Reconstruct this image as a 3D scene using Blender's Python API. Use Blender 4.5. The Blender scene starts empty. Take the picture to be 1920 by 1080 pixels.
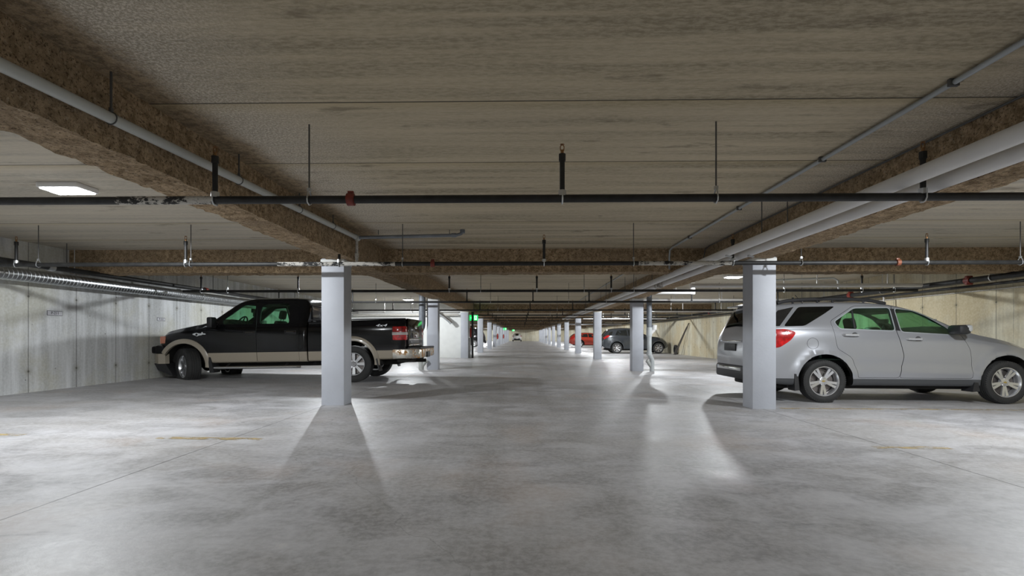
import bpy, bmesh, math, random
from mathutils import Vector, Matrix, noise
random.seed(7)
S = bpy.context.scene
C = S.collection
PI = math.pi
# ------------------------------------------------------------------ camera, world, exposure
H = 1.04
cd = bpy.data.cameras.new('camera'); cam = bpy.data.objects.new('camera', cd); C.objects.link(cam)
cam.location = (0, 0, H)
cam.rotation_euler = (PI/2, 0, math.radians(1.015))
cd.sensor_width = 36; cd.lens = 18.0; cd.shift_y = 90/1920; cd.clip_end = 300; cd.clip_start = .02
S.camera = cam
W = bpy.data.worlds.new('world'); S.world = W; W.use_nodes = True
W.node_tree.nodes['Background'].inputs[0].default_value = (.02, .02, .02, 1)
W.node_tree.nodes['Background'].inputs[1].default_value = 1.0
S.view_settings.view_transform = 'Standard'; S.view_settings.look = 'None'
S.view_settings.exposure = 0.0; S.view_settings.gamma = 1.0
S.view_settings.use_curve_mapping = False
LAMP_W = 340.0
LAMP_COL = (.93, .97, 1.0)

# ------------------------------------------------------------------ generic helpers
def fz(x):                      # the slab falls a little from the left wall to the right wall
    return -.005*x if x > -3 else .015 + (-3-x)*.016
def mat(name, col, rough=.5, metal=0, bump=0, bscale=40, vary=0, vscale=4, emit=None, es=1, coat=0, spec=None):
    m = bpy.data.materials.new(name); m.use_nodes = True; nt = m.node_tree; b = nt.nodes['Principled BSDF']
    b.inputs['Base Color'].default_value = (*col, 1); b.inputs['Roughness'].default_value = rough
    b.inputs['Metallic'].default_value = metal
    if coat: b.inputs['Coat Weight'].default_value = coat; b.inputs['Coat Roughness'].default_value = .05
    if spec is not None: b.inputs['Specular IOR Level'].default_value = spec
    if emit: b.inputs['Emission Color'].default_value = (*emit, 1); b.inputs['Emission Strength'].default_value = es
    tc = nt.nodes.new('ShaderNodeTexCoord')
    if vary:
        n = nt.nodes.new('ShaderNodeTexNoise'); n.inputs['Scale'].default_value = vscale; n.inputs['Detail'].default_value = 5
        nt.links.new(tc.outputs['Object'], n.inputs['Vector'])
        r = nt.nodes.new('ShaderNodeValToRGB')
        r.color_ramp.elements[0].position = .3; r.color_ramp.elements[1].position = .7
        r.color_ramp.elements[0].color = (*[c*(1-vary) for c in col], 1); r.color_ramp.elements[1].color = (*[min(1, c*(1+vary)) for c in col], 1)
        nt.links.new(n.outputs['Fac'], r.inputs['Fac']); nt.links.new(r.outputs['Color'], b.inputs['Base Color'])
    if bump:
        n = nt.nodes.new('ShaderNodeTexNoise'); n.inputs['Scale'].default_value = bscale; n.inputs['Detail'].default_value = 4
        nt.links.new(tc.outputs['Object'], n.inputs['Vector'])
        bp = nt.nodes.new('ShaderNodeBump'); bp.inputs['Strength'].default_value = bump; bp.inputs['Distance'].default_value = .02
        nt.links.new(n.outputs['Fac'], bp.inputs['Height']); nt.links.new(bp.outputs['Normal'], b.inputs['Normal'])
    return m

class NB:                       # small node-building helper
    def __init__(s, name):
        s.m = bpy.data.materials.new(name); s.m.use_nodes = True; s.nt = s.m.node_tree
        s.b = s.nt.nodes['Principled BSDF']; s.tc = s.nt.nodes.new('ShaderNodeTexCoord').outputs['Object']
        s.sep = s.nt.nodes.new('ShaderNodeSeparateXYZ'); s.L(s.tc, s.sep.inputs[0])
    def L(s, a, b): s.nt.links.new(a, b)
    def put(s, v, sock):
        if hasattr(v, 'default_value') or hasattr(v, 'links'): s.L(v, sock)
        elif isinstance(v, tuple): sock.default_value = (*v, 1) if len(v) == 3 and len(sock.default_value) == 4 else v
        else: sock.default_value = v
    def math(s, op, a, b=0.0, c=0.0):
        n = s.nt.nodes.new('ShaderNodeMath'); n.operation = op
        for i, v in enumerate((a, b, c)): s.put(v, n.inputs[i])
        return n.outputs[0]
    def noise(s, sc=1, det=4, vec=(1, 1, 1), rough=.5, dist=0, off=(0, 0, 0)):
        mp = s.nt.nodes.new('ShaderNodeMapping'); s.L(s.tc, mp.inputs[0]); mp.inputs['Scale'].default_value = vec
        mp.inputs['Location'].default_value = off
        n = s.nt.nodes.new('ShaderNodeTexNoise'); s.L(mp.outputs[0], n.inputs['Vector'])
        n.inputs['Scale'].default_value = sc; n.inputs['Detail'].default_value = det
        n.inputs['Roughness'].default_value = rough; n.inputs['Distortion'].default_value = dist
        return n.outputs['Fac']
    def vor(s, sc=1, vec=(1, 1, 1), feat='F1', rand=1, warp=0):
        mp = s.nt.nodes.new('ShaderNodeMapping'); mp.inputs['Scale'].default_value = vec
        src = s.tc
        if warp:
            nn = s.nt.nodes.new('ShaderNodeTexNoise'); s.L(s.tc, nn.inputs['Vector']); nn.inputs['Scale'].default_value = 1.4; nn.inputs['Detail'].default_value = 6
            vm = s.nt.nodes.new('ShaderNodeVectorMath'); vm.operation = 'MULTIPLY_ADD'
            s.L(nn.outputs['Color'], vm.inputs[0]); vm.inputs[1].default_value = (warp,)*3; s.L(s.tc, vm.inputs[2]); src = vm.outputs[0]
        s.L(src, mp.inputs[0])
        n = s.nt.nodes.new('ShaderNodeTexVoronoi'); n.feature = feat; s.L(mp.outputs[0], n.inputs['Vector'])
        n.inputs['Scale'].default_value = sc; n.inputs['Randomness'].default_value = rand
        return n.outputs['Distance']
    def ramp(s, f, a, b, v0=0.0, v1=1.0, smooth=True):
        n = s.nt.nodes.new('ShaderNodeMapRange'); n.interpolation_type = 'SMOOTHSTEP' if smooth else 'LINEAR'
        s.put(f, n.inputs[0]); n.inputs[1].default_value = a; n.inputs[2].default_value = b
        n.inputs[3].default_value = v0; n.inputs[4].default_value = v1
        return n.outputs[0]
    def mix(s, f, a, b, mode='MIX'):
        n = s.nt.nodes.new('ShaderNodeMix'); n.data_type = 'RGBA'; n.blend_type = mode
        s.put(f, n.inputs[0]); s.put(a, n.inputs[6]); s.put(b, n.inputs[7])
        return n.outputs[2]
    def line(s, coord, off, period, half):   # 1 on a thin line repeated every period
        t = s.math('DIVIDE', s.math('SUBTRACT', coord, off), period)
        fr = s.math('FRACT', s.math('ADD', t, .5))
        d = s.math('MULTIPLY', s.math('ABSOLUTE', s.math('SUBTRACT', fr, .5)), period)
        return s.ramp(d, half*.5, half*1.5, 1, 0)
    def bump(s, h, st=.3, dist=.01):
        n = s.nt.nodes.new('ShaderNodeBump'); n.inputs['Strength'].default_value = st; n.inputs['Distance'].default_value = dist
        s.put(h, n.inputs['Height']); s.L(n.outputs[0], s.b.inputs['Normal'])

def catmull(P, n=3):
    out = []
    for i in range(len(P)-1):
        p0 = P[max(i-1, 0)]; p1 = P[i]; p2 = P[i+1]; p3 = P[min(i+2, len(P)-1)]
        for k in range(n):
            t = k/n
            out.append(tuple(.5*(2*b + (c-a)*t + (2*a-5*b+4*c-d)*t*t + (3*b-a-3*c+d)*t**3) for a, b, c, d in zip(p0, p1, p2, p3)))
    out.append(tuple(P[-1])); return out

class MB:
    def __init__(s): s.v = []; s.f = []
    def add(s, vs, fs):
        o = len(s.v); s.v += [tuple(v) for v in vs]; s.f += [tuple(i+o for i in f) for f in fs]; return s
    def box(s, a, b, bev=0):
        x0, y0, z0 = a; x1, y1, z1 = b
        if bev:
            bm = bmesh.new(); bmesh.ops.create_cube(bm, size=1)
            for v in bm.verts: v.co = Vector(((x0+x1)/2+v.co.x*(x1-x0), (y0+y1)/2+v.co.y*(y1-y0), (z0+z1)/2+v.co.z*(z1-z0)))
            bmesh.ops.bevel(bm, geom=bm.edges[:], offset=bev, segments=2, affect='EDGES', profile=.5)
            s.bm(bm); return s
        return s.add([(x0,y0,z0),(x1,y0,z0),(x1,y1,z0),(x0,y1,z0),(x0,y0,z1),(x1,y0,z1),(x1,y1,z1),(x0,y1,z1)],
                     [(0,3,2,1),(4,5,6,7),(0,1,5,4),(1,2,6,5),(2,3,7,6),(3,0,4,7)])
    def bm(s, bm):
        bm.verts.index_update(); s.add([v.co[:] for v in bm.verts], [[v.index for v in f.verts] for f in bm.faces]); bm.free()
    def tube(s, path, r, n=12, caps=True):
        path = [Vector(p) for p in path]; rs = r if isinstance(r, (list, tuple)) else [r]*len(path)
        rings = []; up = None
        for i, p in enumerate(path):
            d = (path[min(i+1, len(path)-1)] - path[max(i-1, 0)]).normalized()
            if up is None: up = Vector((0, 0, 1)) if abs(d.z) < .9 else Vector((1, 0, 0))
            a = d.cross(up).normalized(); b = a.cross(d).normalized(); up = b
            rings.append([p + (a*math.cos(2*PI*k/n) + b*math.sin(2*PI*k/n))*rs[i] for k in range(n)])
        o = [v for R in rings for v in R]; f = []
        for i in range(len(rings)-1):
            for k in range(n):
                f.append((i*n+k, i*n+(k+1) % n, (i+1)*n+(k+1) % n, (i+1)*n+k))
        if caps: f.append(tuple(range(n))[::-1]); f.append(tuple((len(rings)-1)*n+k for k in range(n)))
        return s.add(o, f)
    def lathe(s, prof, n=24, M=None, closed=False):   # prof: (axis position, radius) about the y axis
        vs = []; f = []; m = len(prof)
        for k in range(n):
            a = 2*PI*k/n
            for (t, r) in prof: vs.append(Vector((r*math.cos(a), t, r*math.sin(a))))
        for k in range(n):
            for i in range(m-1 if not closed else m):
                j = (i+1) % m; k2 = (k+1) % n
                f.append((k*m+i, k*m+j, k2*m+j, k2*m+i))
        if M: vs = [M @ v for v in vs]
        return s.add(vs, f)
    def prism(s, poly, y0, y1):      # polygon in (x, z), extruded along y
        n = len(poly)
        vs = [(p[0], y0, p[1]) for p in poly] + [(p[0], y1, p[1]) for p in poly]
        return s.add(vs, [tuple(range(n)), tuple(range(2*n-1, n-1, -1))] + [(i, i+n, (i+1) % n+n, (i+1) % n) for i in range(n)])
    def mesh(s, name, smooth=35, recalc=True):
        me = bpy.data.meshes.new(name); me.from_pydata(s.v, [], s.f)
        if recalc:
            bm = bmesh.new(); bm.from_mesh(me); bmesh.ops.recalc_face_normals(bm, faces=bm.faces); bm.to_mesh(me); bm.free()
        if smooth:
            me.shade_smooth(); me.set_sharp_from_angle(angle=math.radians(smooth))
        return me
    def build(s, name, m, parent=None, world=False, smooth=35, recalc=True):
        if world and parent is not None:
            L = parent.location; s.v = [(x-L.x, y-L.y, z-L.z) for x, y, z in s.v]
        me = s.mesh(name, smooth, recalc); o = bpy.data.objects.new(name, me); C.objects.link(o)
        if m: me.materials.append(m)
        if parent is not None: o.parent = parent
        return o
def tag(o, label=None, cat=None, group=None, kind=None):
    if label: o['label'] = label
    if cat: o['category'] = cat
    if group: o['group'] = group
    if kind: o['kind'] = kind
    return o
def thing(name, label, cat, loc=(0, 0, 0), rz=0, group=None):
    o = bpy.data.objects.new(name, None); C.objects.link(o); o.location = loc; o.rotation_euler = (0, 0, rz)
    o.empty_display_size = .1
    return tag(o, label, cat, group)
def struct(o): o['kind'] = 'structure'; return o
def copy_tree(o, parent=None):
    c = o.copy(); C.objects.link(c); c.parent = parent
    for ch in [x for x in bpy.data.objects if x.parent == o]: copy_tree(ch, c)
    return c
def text_mesh(txt, size, name, m, parent, loc, rot, depth=.002, shear=0):
    cu = bpy.data.curves.new(name, 'FONT'); cu.body = txt; cu.size = size; cu.extrude = depth; cu.align_x = 'CENTER'; cu.align_y = 'CENTER'; cu.shear = shear
    t = bpy.data.objects.new(name, cu); C.objects.link(t); bpy.context.view_layer.update()
    me = bpy.data.meshes.new_from_object(t.evaluated_get(bpy.context.evaluated_depsgraph_get()))
    bpy.data.objects.remove(t); o = bpy.data.objects.new(name, me); C.objects.link(o)
    me.materials.clear(); me.materials.append(m); o.parent = parent; o.location = loc; o.rotation_euler = rot; return o
ORD = ['first', 'second', 'third', 'fourth', 'fifth', 'sixth', 'seventh', 'eighth', 'ninth', 'tenth', 'eleventh', 'twelfth', 'thirteenth', 'fourteenth', 'fifteenth', 'sixteenth', 'seventeenth', 'eighteenth']

# ------------------------------------------------------------------ materials of the place
XL, XR, YB, YE, ZC, ZB = -8.2, 9.3, -10.0, 104.5, 2.6, 2.18
def m_ceiling():
    n = NB('precast_concrete_ceiling'); X, Y, Z = n.sep.outputs
    st = n.noise(1.0, 8, (.35, 7, 1), .6); big = n.noise(.6, 3, (.5, 1.2, 1)); fine = n.noise(30, 5, (.5, 1.5, 1), .7)
    base = n.mix(n.ramp(st, .32, .68), (.20, .166, .108), (.60, .51, .36))
    base = n.mix(n.ramp(big, .35, .7, 0, .5), base, (.48, .405, .27))
    idx = n.math('FLOOR', n.math('DIVIDE', n.math('SUBTRACT', Y, 3.40), 1.195))
    wn = n.nt.nodes.new('ShaderNodeTexWhiteNoise'); wn.noise_dimensions = '1D'; n.L(idx, wn.inputs['W'])
    base = n.mix(n.math('MULTIPLY', wn.outputs['Value'], .35), base, (.60, .52, .38))
    base = n.mix(n.ramp(fine, .38, .62, 0, .45), base, (.68, .59, .44))
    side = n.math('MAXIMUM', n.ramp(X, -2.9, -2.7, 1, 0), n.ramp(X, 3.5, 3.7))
    base = n.mix(n.math('MULTIPLY', side, .35), base, (.47, .47, .46))  # side bays greyed: the cooler light balance there is put into the colour
    # overspray speckle beside the two long beams
    dl = n.math('ABSOLUTE', n.math('ADD', X, 2.6)); dr = n.math('ABSOLUTE', n.math('SUBTRACT', X, 3.4))
    dd = n.math('MINIMUM', dl, n.math('ADD', dr, .45))
    mask = n.ramp(n.math('ADD', dd, n.math('MULTIPLY', n.noise(1.1, 4, off=(3, 0, 0)), -.9)), -.1, 1.1, 1, 0)
    near = n.ramp(n.math('ADD', dd, n.math('MULTIPLY', n.noise(2.1, 4, off=(9, 0, 0)), -.25)), .14, .40, 1, 0)
    sp = n.noise(60, 3, (1, 1, 1), .8)
    speck = n.mix(n.ramp(sp, .42, .62), (.36, .31, .24), (.84, .78, .68))
    base = n.mix(n.math('MULTIPLY', mask, .75), base, speck)
    base = n.mix(n.math('MULTIPLY', near, .85), base, n.mix(n.ramp(n.noise(18, 5, rough=.8, off=(2, 2, 2)), .4, .6), (.15, .10, .05), (.40, .29, .17)))
    frj = n.math('FRACT', n.math('DIVIDE', n.math('SUBTRACT', Y, 3.40), 1.195))
    base = n.mix(n.ramp(frj, .0, .14, .4, 0), base, (.50, .40, .22))
    pit = n.ramp(n.vor(2.2, (.6, 1, 1)), .03, .05, 1, 0)
    base = n.mix(n.math('MULTIPLY', pit, .5), base, (.06, .05, .03))
    ln = n.line(Y, 3.40, 1.195, .007)
    base = n.mix(n.math('MULTIPLY', ln, .85), base, (.025, .02, .015))
    stn = n.ramp(n.noise(2.2, 6, (.6, 2, 1), .7, off=(5, 5, 0)), .58, .70, 0, .55)
    base = n.mix(stn, base, (.14, .11, .075))
    n.L(base, n.b.inputs['Base Color']); n.b.inputs['Roughness'].default_value = .9
    h = n.math('ADD', n.math('MULTIPLY', fine, .4), n.math('ADD', n.math('MULTIPLY', st, .5), n.math('ADD', n.math('MULTIPLY', ln, -2), n.math('MULTIPLY', n.math('MULTIPLY', sp, mask), 1.5))))
    n.bump(h, .5, .012); return n.m
def m_spray():
    n = NB('sprayed_fireproofing')
    a = n.noise(14, 6, rough=.75); b = n.noise(55, 3, rough=.8); big = n.noise(1.3, 3)
    base = n.mix(n.ramp(a, .35, .65), (.23, .155, .08), (.62, .455, .285))
    base = n.mix(n.ramp(big, .35, .7, 0, .5), base, (.30, .225, .145))
    base = n.mix(n.ramp(b, .54, .62, 0, .8), base, (.06, .035, .015))
    base = n.mix(n.ramp(n.noise(40, 2, off=(4, 4, 4)), .62, .7, 0, .6), base, (.55, .45, .32))
    n.L(base, n.b.inputs['Base Color']); n.b.inputs['Roughness'].default_value = .95
    n.bump(n.math('ADD', a, n.math('MULTIPLY', b, .6)), .9, .03); return n.m
def m_floor():
    n = NB('worn_concrete_floor'); X, Y, Z = n.sep.outputs
    big = n.noise(.35, 5, (1, 1.6, 1), .6, .4); mid = n.noise(1.6, 7, (1, 1.5, 1), .65, .6); fine = n.noise(22, 6, rough=.7)
    base = n.mix(n.ramp(mid, .34, .66), (.29, .285, .295), (.545, .54, .565))
    base = n.mix(n.ramp(big, .38, .68, 0, .65), base, (.345, .325, .305))
    warm = n.ramp(n.noise(.8, 5, off=(7, 3, 0)), .54, .7, 0, .5)
    base = n.mix(warm, base, (.43, .355, .31))
    dark = n.ramp(n.noise(.9, 6, (.5, 2.4, 1), .65, .5, off=(2, 9, 0)), .60, .72, 0, .55)
    base = n.mix(dark, base, (.19, .19, .20))
    trk = n.math('MULTIPLY', n.ramp(n.noise(.7, 5, (4, .12, 1), .6), .45, .7), n.ramp(n.math('ABSOLUTE', X), 1.6, 2.2, 1, 0))
    base = n.mix(n.math('MULTIPLY', trk, .4), base, (.22, .215, .205))
    base = n.mix(n.ramp(fine, .36, .64, 0, .4), base, (.62, .62, .63))
    pale = n.ramp(n.noise(2.4, 6, (1, 2.2, 1), .7, 1.0, off=(1, 4, 0)), .64, .70, 0, .35)
    base = n.mix(pale, base, (.66, .64, .62))
    cr = n.ramp(n.vor(.33, (1, 1, 0), 'DISTANCE_TO_EDGE', warp=.7), .0004, .0016, 1, 0)
    crm = n.ramp(n.noise(.5, 3, off=(12, 1, 0)), .42, .55)
    base = n.mix(n.math('MULTIPLY', n.math('MULTIPLY', cr, crm), .38), base, (.18, .18, .18))
    spot = n.ramp(n.vor(1.3), .02, .035, 1, 0)
    base = n.mix(n.math('MULTIPLY', spot, .5), base, (.15, .14, .13))
    jl = n.line(X, -2.90, 6.4, .006)
    base = n.mix(n.math('MULTIPLY', jl, .8), base, (.08, .08, .08))
    n.L(base, n.b.inputs['Base Color'])
    n.L(n.math('ADD', n.ramp(mid, .3, .7, .44, .58), n.math('MULTIPLY', dark, .15)), n.b.inputs['Roughness'])
    n.b.inputs['Specular IOR Level'].default_value = .55
    n.bump(n.math('ADD', n.math('MULTIPLY', fine, .3), n.math('ADD', n.math('MULTIPLY', mid, .8), n.math('MULTIPLY', jl, -1))), .28, .012); return n.m
def m_wall(name, c0, c1, cd_, off, horiz=False):
    n = NB(name); X, Y, Z = n.sep.outputs
    if horiz: Y = X
    sv = (5, 5, .35)
    st = n.noise(1.0, 6, sv, .6); big = n.noise(.9, 5, rough=.6); fine = n.noise(25, 5, rough=.7)
    base = n.mix(n.ramp(st, .35, .68), c0, c1)
    base = n.mix(n.ramp(big, .42, .62, 0, .75), base, cd_)
    drip = n.ramp(n.noise(1.0, 5, (9, 9, .25), .7, .3, off=(3, 3, 3)), .63, .7, 0, .55)
    base = n.mix(drip, base, tuple(c*.45 for c in c0))
    base = n.mix(n.ramp(fine, .35, .7, 0, .25), base, tuple(min(1, c*1.25) for c in c1))
    sm = n.line(Y, off, .92, .008)
    base = n.mix(n.math('MULTIPLY', sm, .6), base, (.09, .09, .085))
    # form tie holes on the panel seams
    fr = n.math('FRACT', n.math('ADD', n.math('DIVIDE', n.math('SUBTRACT', Y, off), .92), .5))
    dy = n.math('MULTIPLY', n.math('SUBTRACT', fr, .5), .92)
    for z0 in (.45, 1.70):
        dz = n.math('SUBTRACT', Z, z0); r = n.math('SQRT', n.math('ADD', n.math('MULTIPLY', dy, dy), n.math('MULTIPLY', dz, dz)))
        base = n.mix(n.ramp(r, .02, .09, .35, 0), base, (.2, .18, .12))
        base = n.mix(n.ramp(r, .016, .024, .7, 0), base, (.07, .065, .055))
    pit = n.math('MULTIPLY', n.ramp(n.vor(5), .05, .08, 1, 0), n.ramp(n.noise(1.7, 3, off=(8, 8, 8)), .45, .6))
    base = n.mix(n.math('MULTIPLY', pit, .7), base, (.09, .085, .075))
    n.L(base, n.b.inputs['Base Color']); n.b.inputs['Roughness'].default_value = .85
    n.bump(n.math('ADD', n.math('MULTIPLY', fine, .4), n.math('MULTIPLY', sm, -1)), .4, .01); return n.m
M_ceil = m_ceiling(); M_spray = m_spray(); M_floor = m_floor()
M_wallL = m_wall('board_formed_wall', (.46, .47, .47), (.76, .775, .79), (.52, .51, .42), 8.38)
M_wallR = m_wall('yellowish_formed_wall', (.48, .44, .33), (.74, .70, .55), (.52, .42, .24), 22.15)  # warmer, yellower tones than the left wall
M_wallE = m_wall('end_wall_concrete', (.5, .47, .37), (.68, .65, .53), (.5, .45, .32), 0, True)
M_paint = mat('white_wall_paint', (.72, .73, .71), .6, vary=.04, bump=.05)
M_col = mat('pale_column_paint', (.48, .50, .55), .55, vary=.05, vscale=3, bump=.08, bscale=30)
M_black = mat('black_pipe_paint', (.014, .014, .014), .58, vary=.5, vscale=12)
M_brass = mat('brass', (.35, .2, .1), .35, 1)
M_zinc = mat('zinc_steel', (.62, .64, .66), .35, .9)
M_rod = mat('threaded_rod', (.12, .12, .12), .5, .5)
M_redc = mat('red_coupling', (.20, .03, .02), .5, vary=.3, vscale=30)
M_orange = mat('orange_coupling', (.15, .045, .02), .5, vary=.3, vscale=30)
M_pvc = mat('grey_plastic_pipe', (.46, .475, .455), .4, vary=.06)
M_pvcd = mat('grey_drain_pipe', (.20, .22, .25), .45, vary=.3, vscale=5)
M_white = mat('white_pipe_jacket', (.72, .71, .70), .45, vary=.03)
M_gal = mat('galvanised_steel', (.52, .54, .56), .32, 1, vary=.12, vscale=9)
M_conduit = mat('grey_conduit', (.42, .45, .47), .4, .3)
M_sprayw = mat('crusted_white_overspray', (.52, .5, .46), .8, vary=.3, vscale=40, bump=.6, bscale=60)
M_fix = mat('white_fixture_enamel', (.8, .8, .8), .4)
M_lens = mat('lit_lens', (1, 1, 1), .3, emit=(.92, .97, 1), es=14)

nb_ = NB('patchy_overspray'); nb_.L(nb_.mix(nb_.ramp(nb_.noise(14, 6, (.6, 1, 1), .75), .44, .52), (.02, .02, .02), (.50, .48, .44)), nb_.b.inputs['Base Color']); nb_.b.inputs['Roughness'].default_value = .8
M_crust = nb_.m
# ------------------------------------------------------------------ shell
mb = MB(); xs = [XL-.3, XL, -3, 0, XR, XR+.3]
for a, b in zip(xs, xs[1:]):
    za, zb = fz(max(a, XL)), fz(b)
    v = [(a, YB-.3, za-.25), (b, YB-.3, zb-.25), (b, YE+.3, zb-.25), (a, YE+.3, za-.25), (a, YB-.3, za), (b, YB-.3, zb), (b, YE+.3, zb), (a, YE+.3, za)]
    f = [(0, 3, 2, 1), (4, 5, 6, 7), (0, 1, 5, 4), (2, 3, 7, 6)]
    if a == xs[0]: f.append((3, 0, 4, 7))
    if b == xs[-1]: f.append((1, 2, 6, 5))
    mb.add(v, f)
struct(mb.build('floor', M_floor, smooth=0, recalc=False))
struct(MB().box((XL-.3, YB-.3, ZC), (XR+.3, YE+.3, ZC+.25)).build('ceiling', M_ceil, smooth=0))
struct(MB().box((XL-.3, YB-.3, fz(XL)-.2), (XL, YE+.3, ZC)).build('wall_left', M_wallL, smooth=0))
struct(MB().box((XR, YB-.3, fz(XR)-.2), (XR+.3, YE+.3, ZC)).build('wall_right', M_wallR, smooth=0))
struct(MB().box((XL, YE, -.25), (XR, YE+.3, ZC)).build('wall_back', M_wallE, smooth=0))
struct(MB().box((XL, YB-.3, -.25), (XR, YB, ZC)).build('wall_front', M_wallE, smooth=0))
struct(MB().box((XL, 23.95, fz(-5)-.2), (-2.75, 27.6, ZC), 0).build('wall_lobby', M_paint, smooth=0))
# ------------------------------------------------------------------ columns
LX = lambda y: -2.96 + min(max(y-7.5, 0)*.011, .34)     # outer face of the left row
RX = 3.35
def column(x, y, label, grp):
    o = thing('concrete_column', label, 'column', (x+.17, y+.17, fz(x)), 0, grp)
    MB().box((-.17, -.17, -.02), (.17, .17, ZB-fz(x)+.01), .012).build('shaft', M_col, o)
    if y < 40: MB().box((-.178, -.178, ZB-fz(x)-.07), (.178, .178, ZB-fz(x)-.005), .006).build('grout_cap', M_paint, o)
    return o
colY = [7.53 + 8.02*k for k in range(12)]
for k, y in enumerate(colY):
    ex = {0: ', in front of the black pickup', 1: ', beside the grey drain pipe', 2: ', at the corner of the white lobby wall'}.get(k, ', counting from the nearest')
    column(LX(y), y, f'pale painted square column, {ORD[k]} of the left row{ex}', 'columns of the left row')
    ex = {0: ', hiding the tail of the silver car', 1: ', beside the white-fitted drain pipe'}.get(k, ', counting from the nearest')
    column(RX, y-.06, f'pale painted square column, {ORD[k]} of the right row{ex}', 'columns of the right row')
# ------------------------------------------------------------------ sprayed beams
def beam_mesh(mb, p0, p1, half, z0, z1, rough_fn, sh=0.0):
    # sprayed beam along a straight axis p0->p1 (xy), ragged U-section
    p0 = Vector(p0); p1 = Vector(p1); L = (p1-p0).length; d = (p1-p0)/L; nrm = Vector((d.y, -d.x))
    ts = [0]
    while ts[-1] < L: ts.append(min(L, ts[-1] + rough_fn((p0+d*ts[-1]))))
    prof = []
    hh = z1-z0
    for i in range(9): prof.append((-half, z1-hh*i/8))
    for i in range(1, 8): prof.append((-half+2*half*i/8, z0))
    for i in range(9): prof.append((half, z0+hh*i/8))
    vs = []
    for t in ts:
        c = p0+d*t
        for (a, z) in prof:
            q = Vector((c.x+nrm.x*a, c.y+nrm.y*a, z))
            j = noise.noise_vector(q*9)*.016 + noise.noise_vector(q*25)*.010
            if z > z1-.001: j = Vector((0, 0, 0))
            if t == 0 or t == L: j = Vector((0, 0, 0))
            vs.append(q + Vector((j.x, j.y, j.z)))
    m = len(prof); f = []
    for i in range(len(ts)-1):
        for k in range(m-1): f.append((i*m+k, (i+1)*m+k, (i+1)*m+k+1, i*m+k+1))
    f.append(tuple(range(m))); f.append(tuple((len(ts)-1)*m+k for k in range(m))[::-1])
    for i in range(len(ts)-1): f.append((i*m, i*m+m-1, (i+1)*m+m-1, (i+1)*m))
    mb.add(vs, f)
rf = lambda p: .035 if -1 < p.y < 9 else (.07 if -1 < p.y < 18 else .4)
mb = MB(); beam_mesh(mb, (-2.69, YB), (-2.69, 8), .19, ZB, ZC, rf)
beam_mesh(mb, (-2.69, 8), (-2.35, 40), .19, ZB, ZC, rf); beam_mesh(mb, (-2.35, 40), (-2.35, YE), .19, ZB, ZC, rf)
tag(mb.build('long_beam', M_spray, smooth=60), 'brown sprayed fireproofed beam running away over the left row of columns', 'beam')
mb = MB(); beam_mesh(mb, (3.44, YB), (3.44, YE), .19, ZB-.01, ZC, rf)
tag(mb.build('long_beam', M_spray, smooth=60), 'brown sprayed fireproofed beam running away over the right row of columns', 'beam')
for k in range(-1, 6):
    y = 9.13 + 16.04*k + .22
    mb = MB(); xl = -2.69 + min(max(y-8, 0)*.0106, .34)
    rr = (lambda p: .05) if k == 0 else (lambda p: .35)
    beam_mesh(mb, (XL, y), (xl-.19, y), .2, ZB, ZC, rr); beam_mesh(mb, (xl+.19, y), (3.25, y), .2, ZB+.002, ZC, rr); beam_mesh(mb, (3.63, y), (XR, y), .2, ZB, ZC, rr)
    lab = {-1: 'brown sprayed cross beam overhead behind the viewer', 0: 'brown sprayed cross beam just behind the two nearest columns', 1: 'brown sprayed cross beam above the front of the white lobby wall'}.get(k, f'brown sprayed cross beam far down the garage, {ORD[k]} from the nearest')
    if k >= 0: tag(mb.build('cross_beam', M_spray, smooth=60), lab, 'beam', 'sprayed cross beams')
    else: tag(mb.build('cross_beam', M_spray, smooth=60), lab, 'beam')
# ------------------------------------------------------------------ lights
def ceiling_light(x, y, label, grp):
    o = thing('ceiling_light', label, 'light', (x, y, ZC), 0, grp)
    MB().box((-.21, -.14, -.05), (.21, .14, 0), .008).build('housing', M_fix, o)
    q = MB()
    q.box((-.19, -.12, -.062), (.19, .12, -.0505), .004)
    for sx in (-.1, 0, .1): q.box((sx-.04, -.06, -.082), (sx+.04, .06, -.063), .006)
    q.build('lens', M_lens, o)
    ld = bpy.data.lights.new('lamp', 'SPOT'); ld.energy = LAMP_W; ld.spot_size = math.radians(176); ld.spot_blend = .10; ld.color = LAMP_COL; ld.shadow_soft_size = .045
    l = bpy.data.objects.new('lamp', ld); C.objects.link(l); l.parent = o; l.location = (0, 0, -.135)
for k in range(-1, 13):
    y = 5.23 + 8.02*k
    nm = ORD[k] if k >= 0 else 'one'
    ceiling_light(-4.7, y, (f'square ceiling light over the left bays, {nm} down the garage' if k >= 0 else 'square ceiling light over the left bays behind the viewer'), 'ceiling lights over the left bays')
    ceiling_light(5.45, y, (f'square ceiling light over the right bays, {nm} down the garage' if k >= 0 else 'square ceiling light over the right bays behind the viewer'), 'ceiling lights over the right bays')
# ------------------------------------------------------------------ sprinkler pipes across
def hanger(o, x, y, z, ztop, rod=M_rod):
    h = MB().tube([(x, y, z+.07), (x, y, ztop)], .006, 6).build('hanger_rod', rod, o, True)
    q = MB()
    q.tube([(x+.0, y-.038, z+.0), (x, y-.034, z-.024), (x, y, z-.038), (x, y+.034, z-.024), (x, y+.038, z), (x, y+.028, z+.04), (x, y, z+.075), (x, y-.028, z+.04), (x, y-.038, z)], .0055, 6)
    q.box((x-.012, y-.012, z+.06), (x+.012, y+.012, z+.085))
    q.v = [(a-o.location.x, b-o.location.y, c-o.location.z) for a, b, c in q.v]
    c = q.build('clip', M_zinc, None); c.parent = h; c.location = o.location*0
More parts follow.
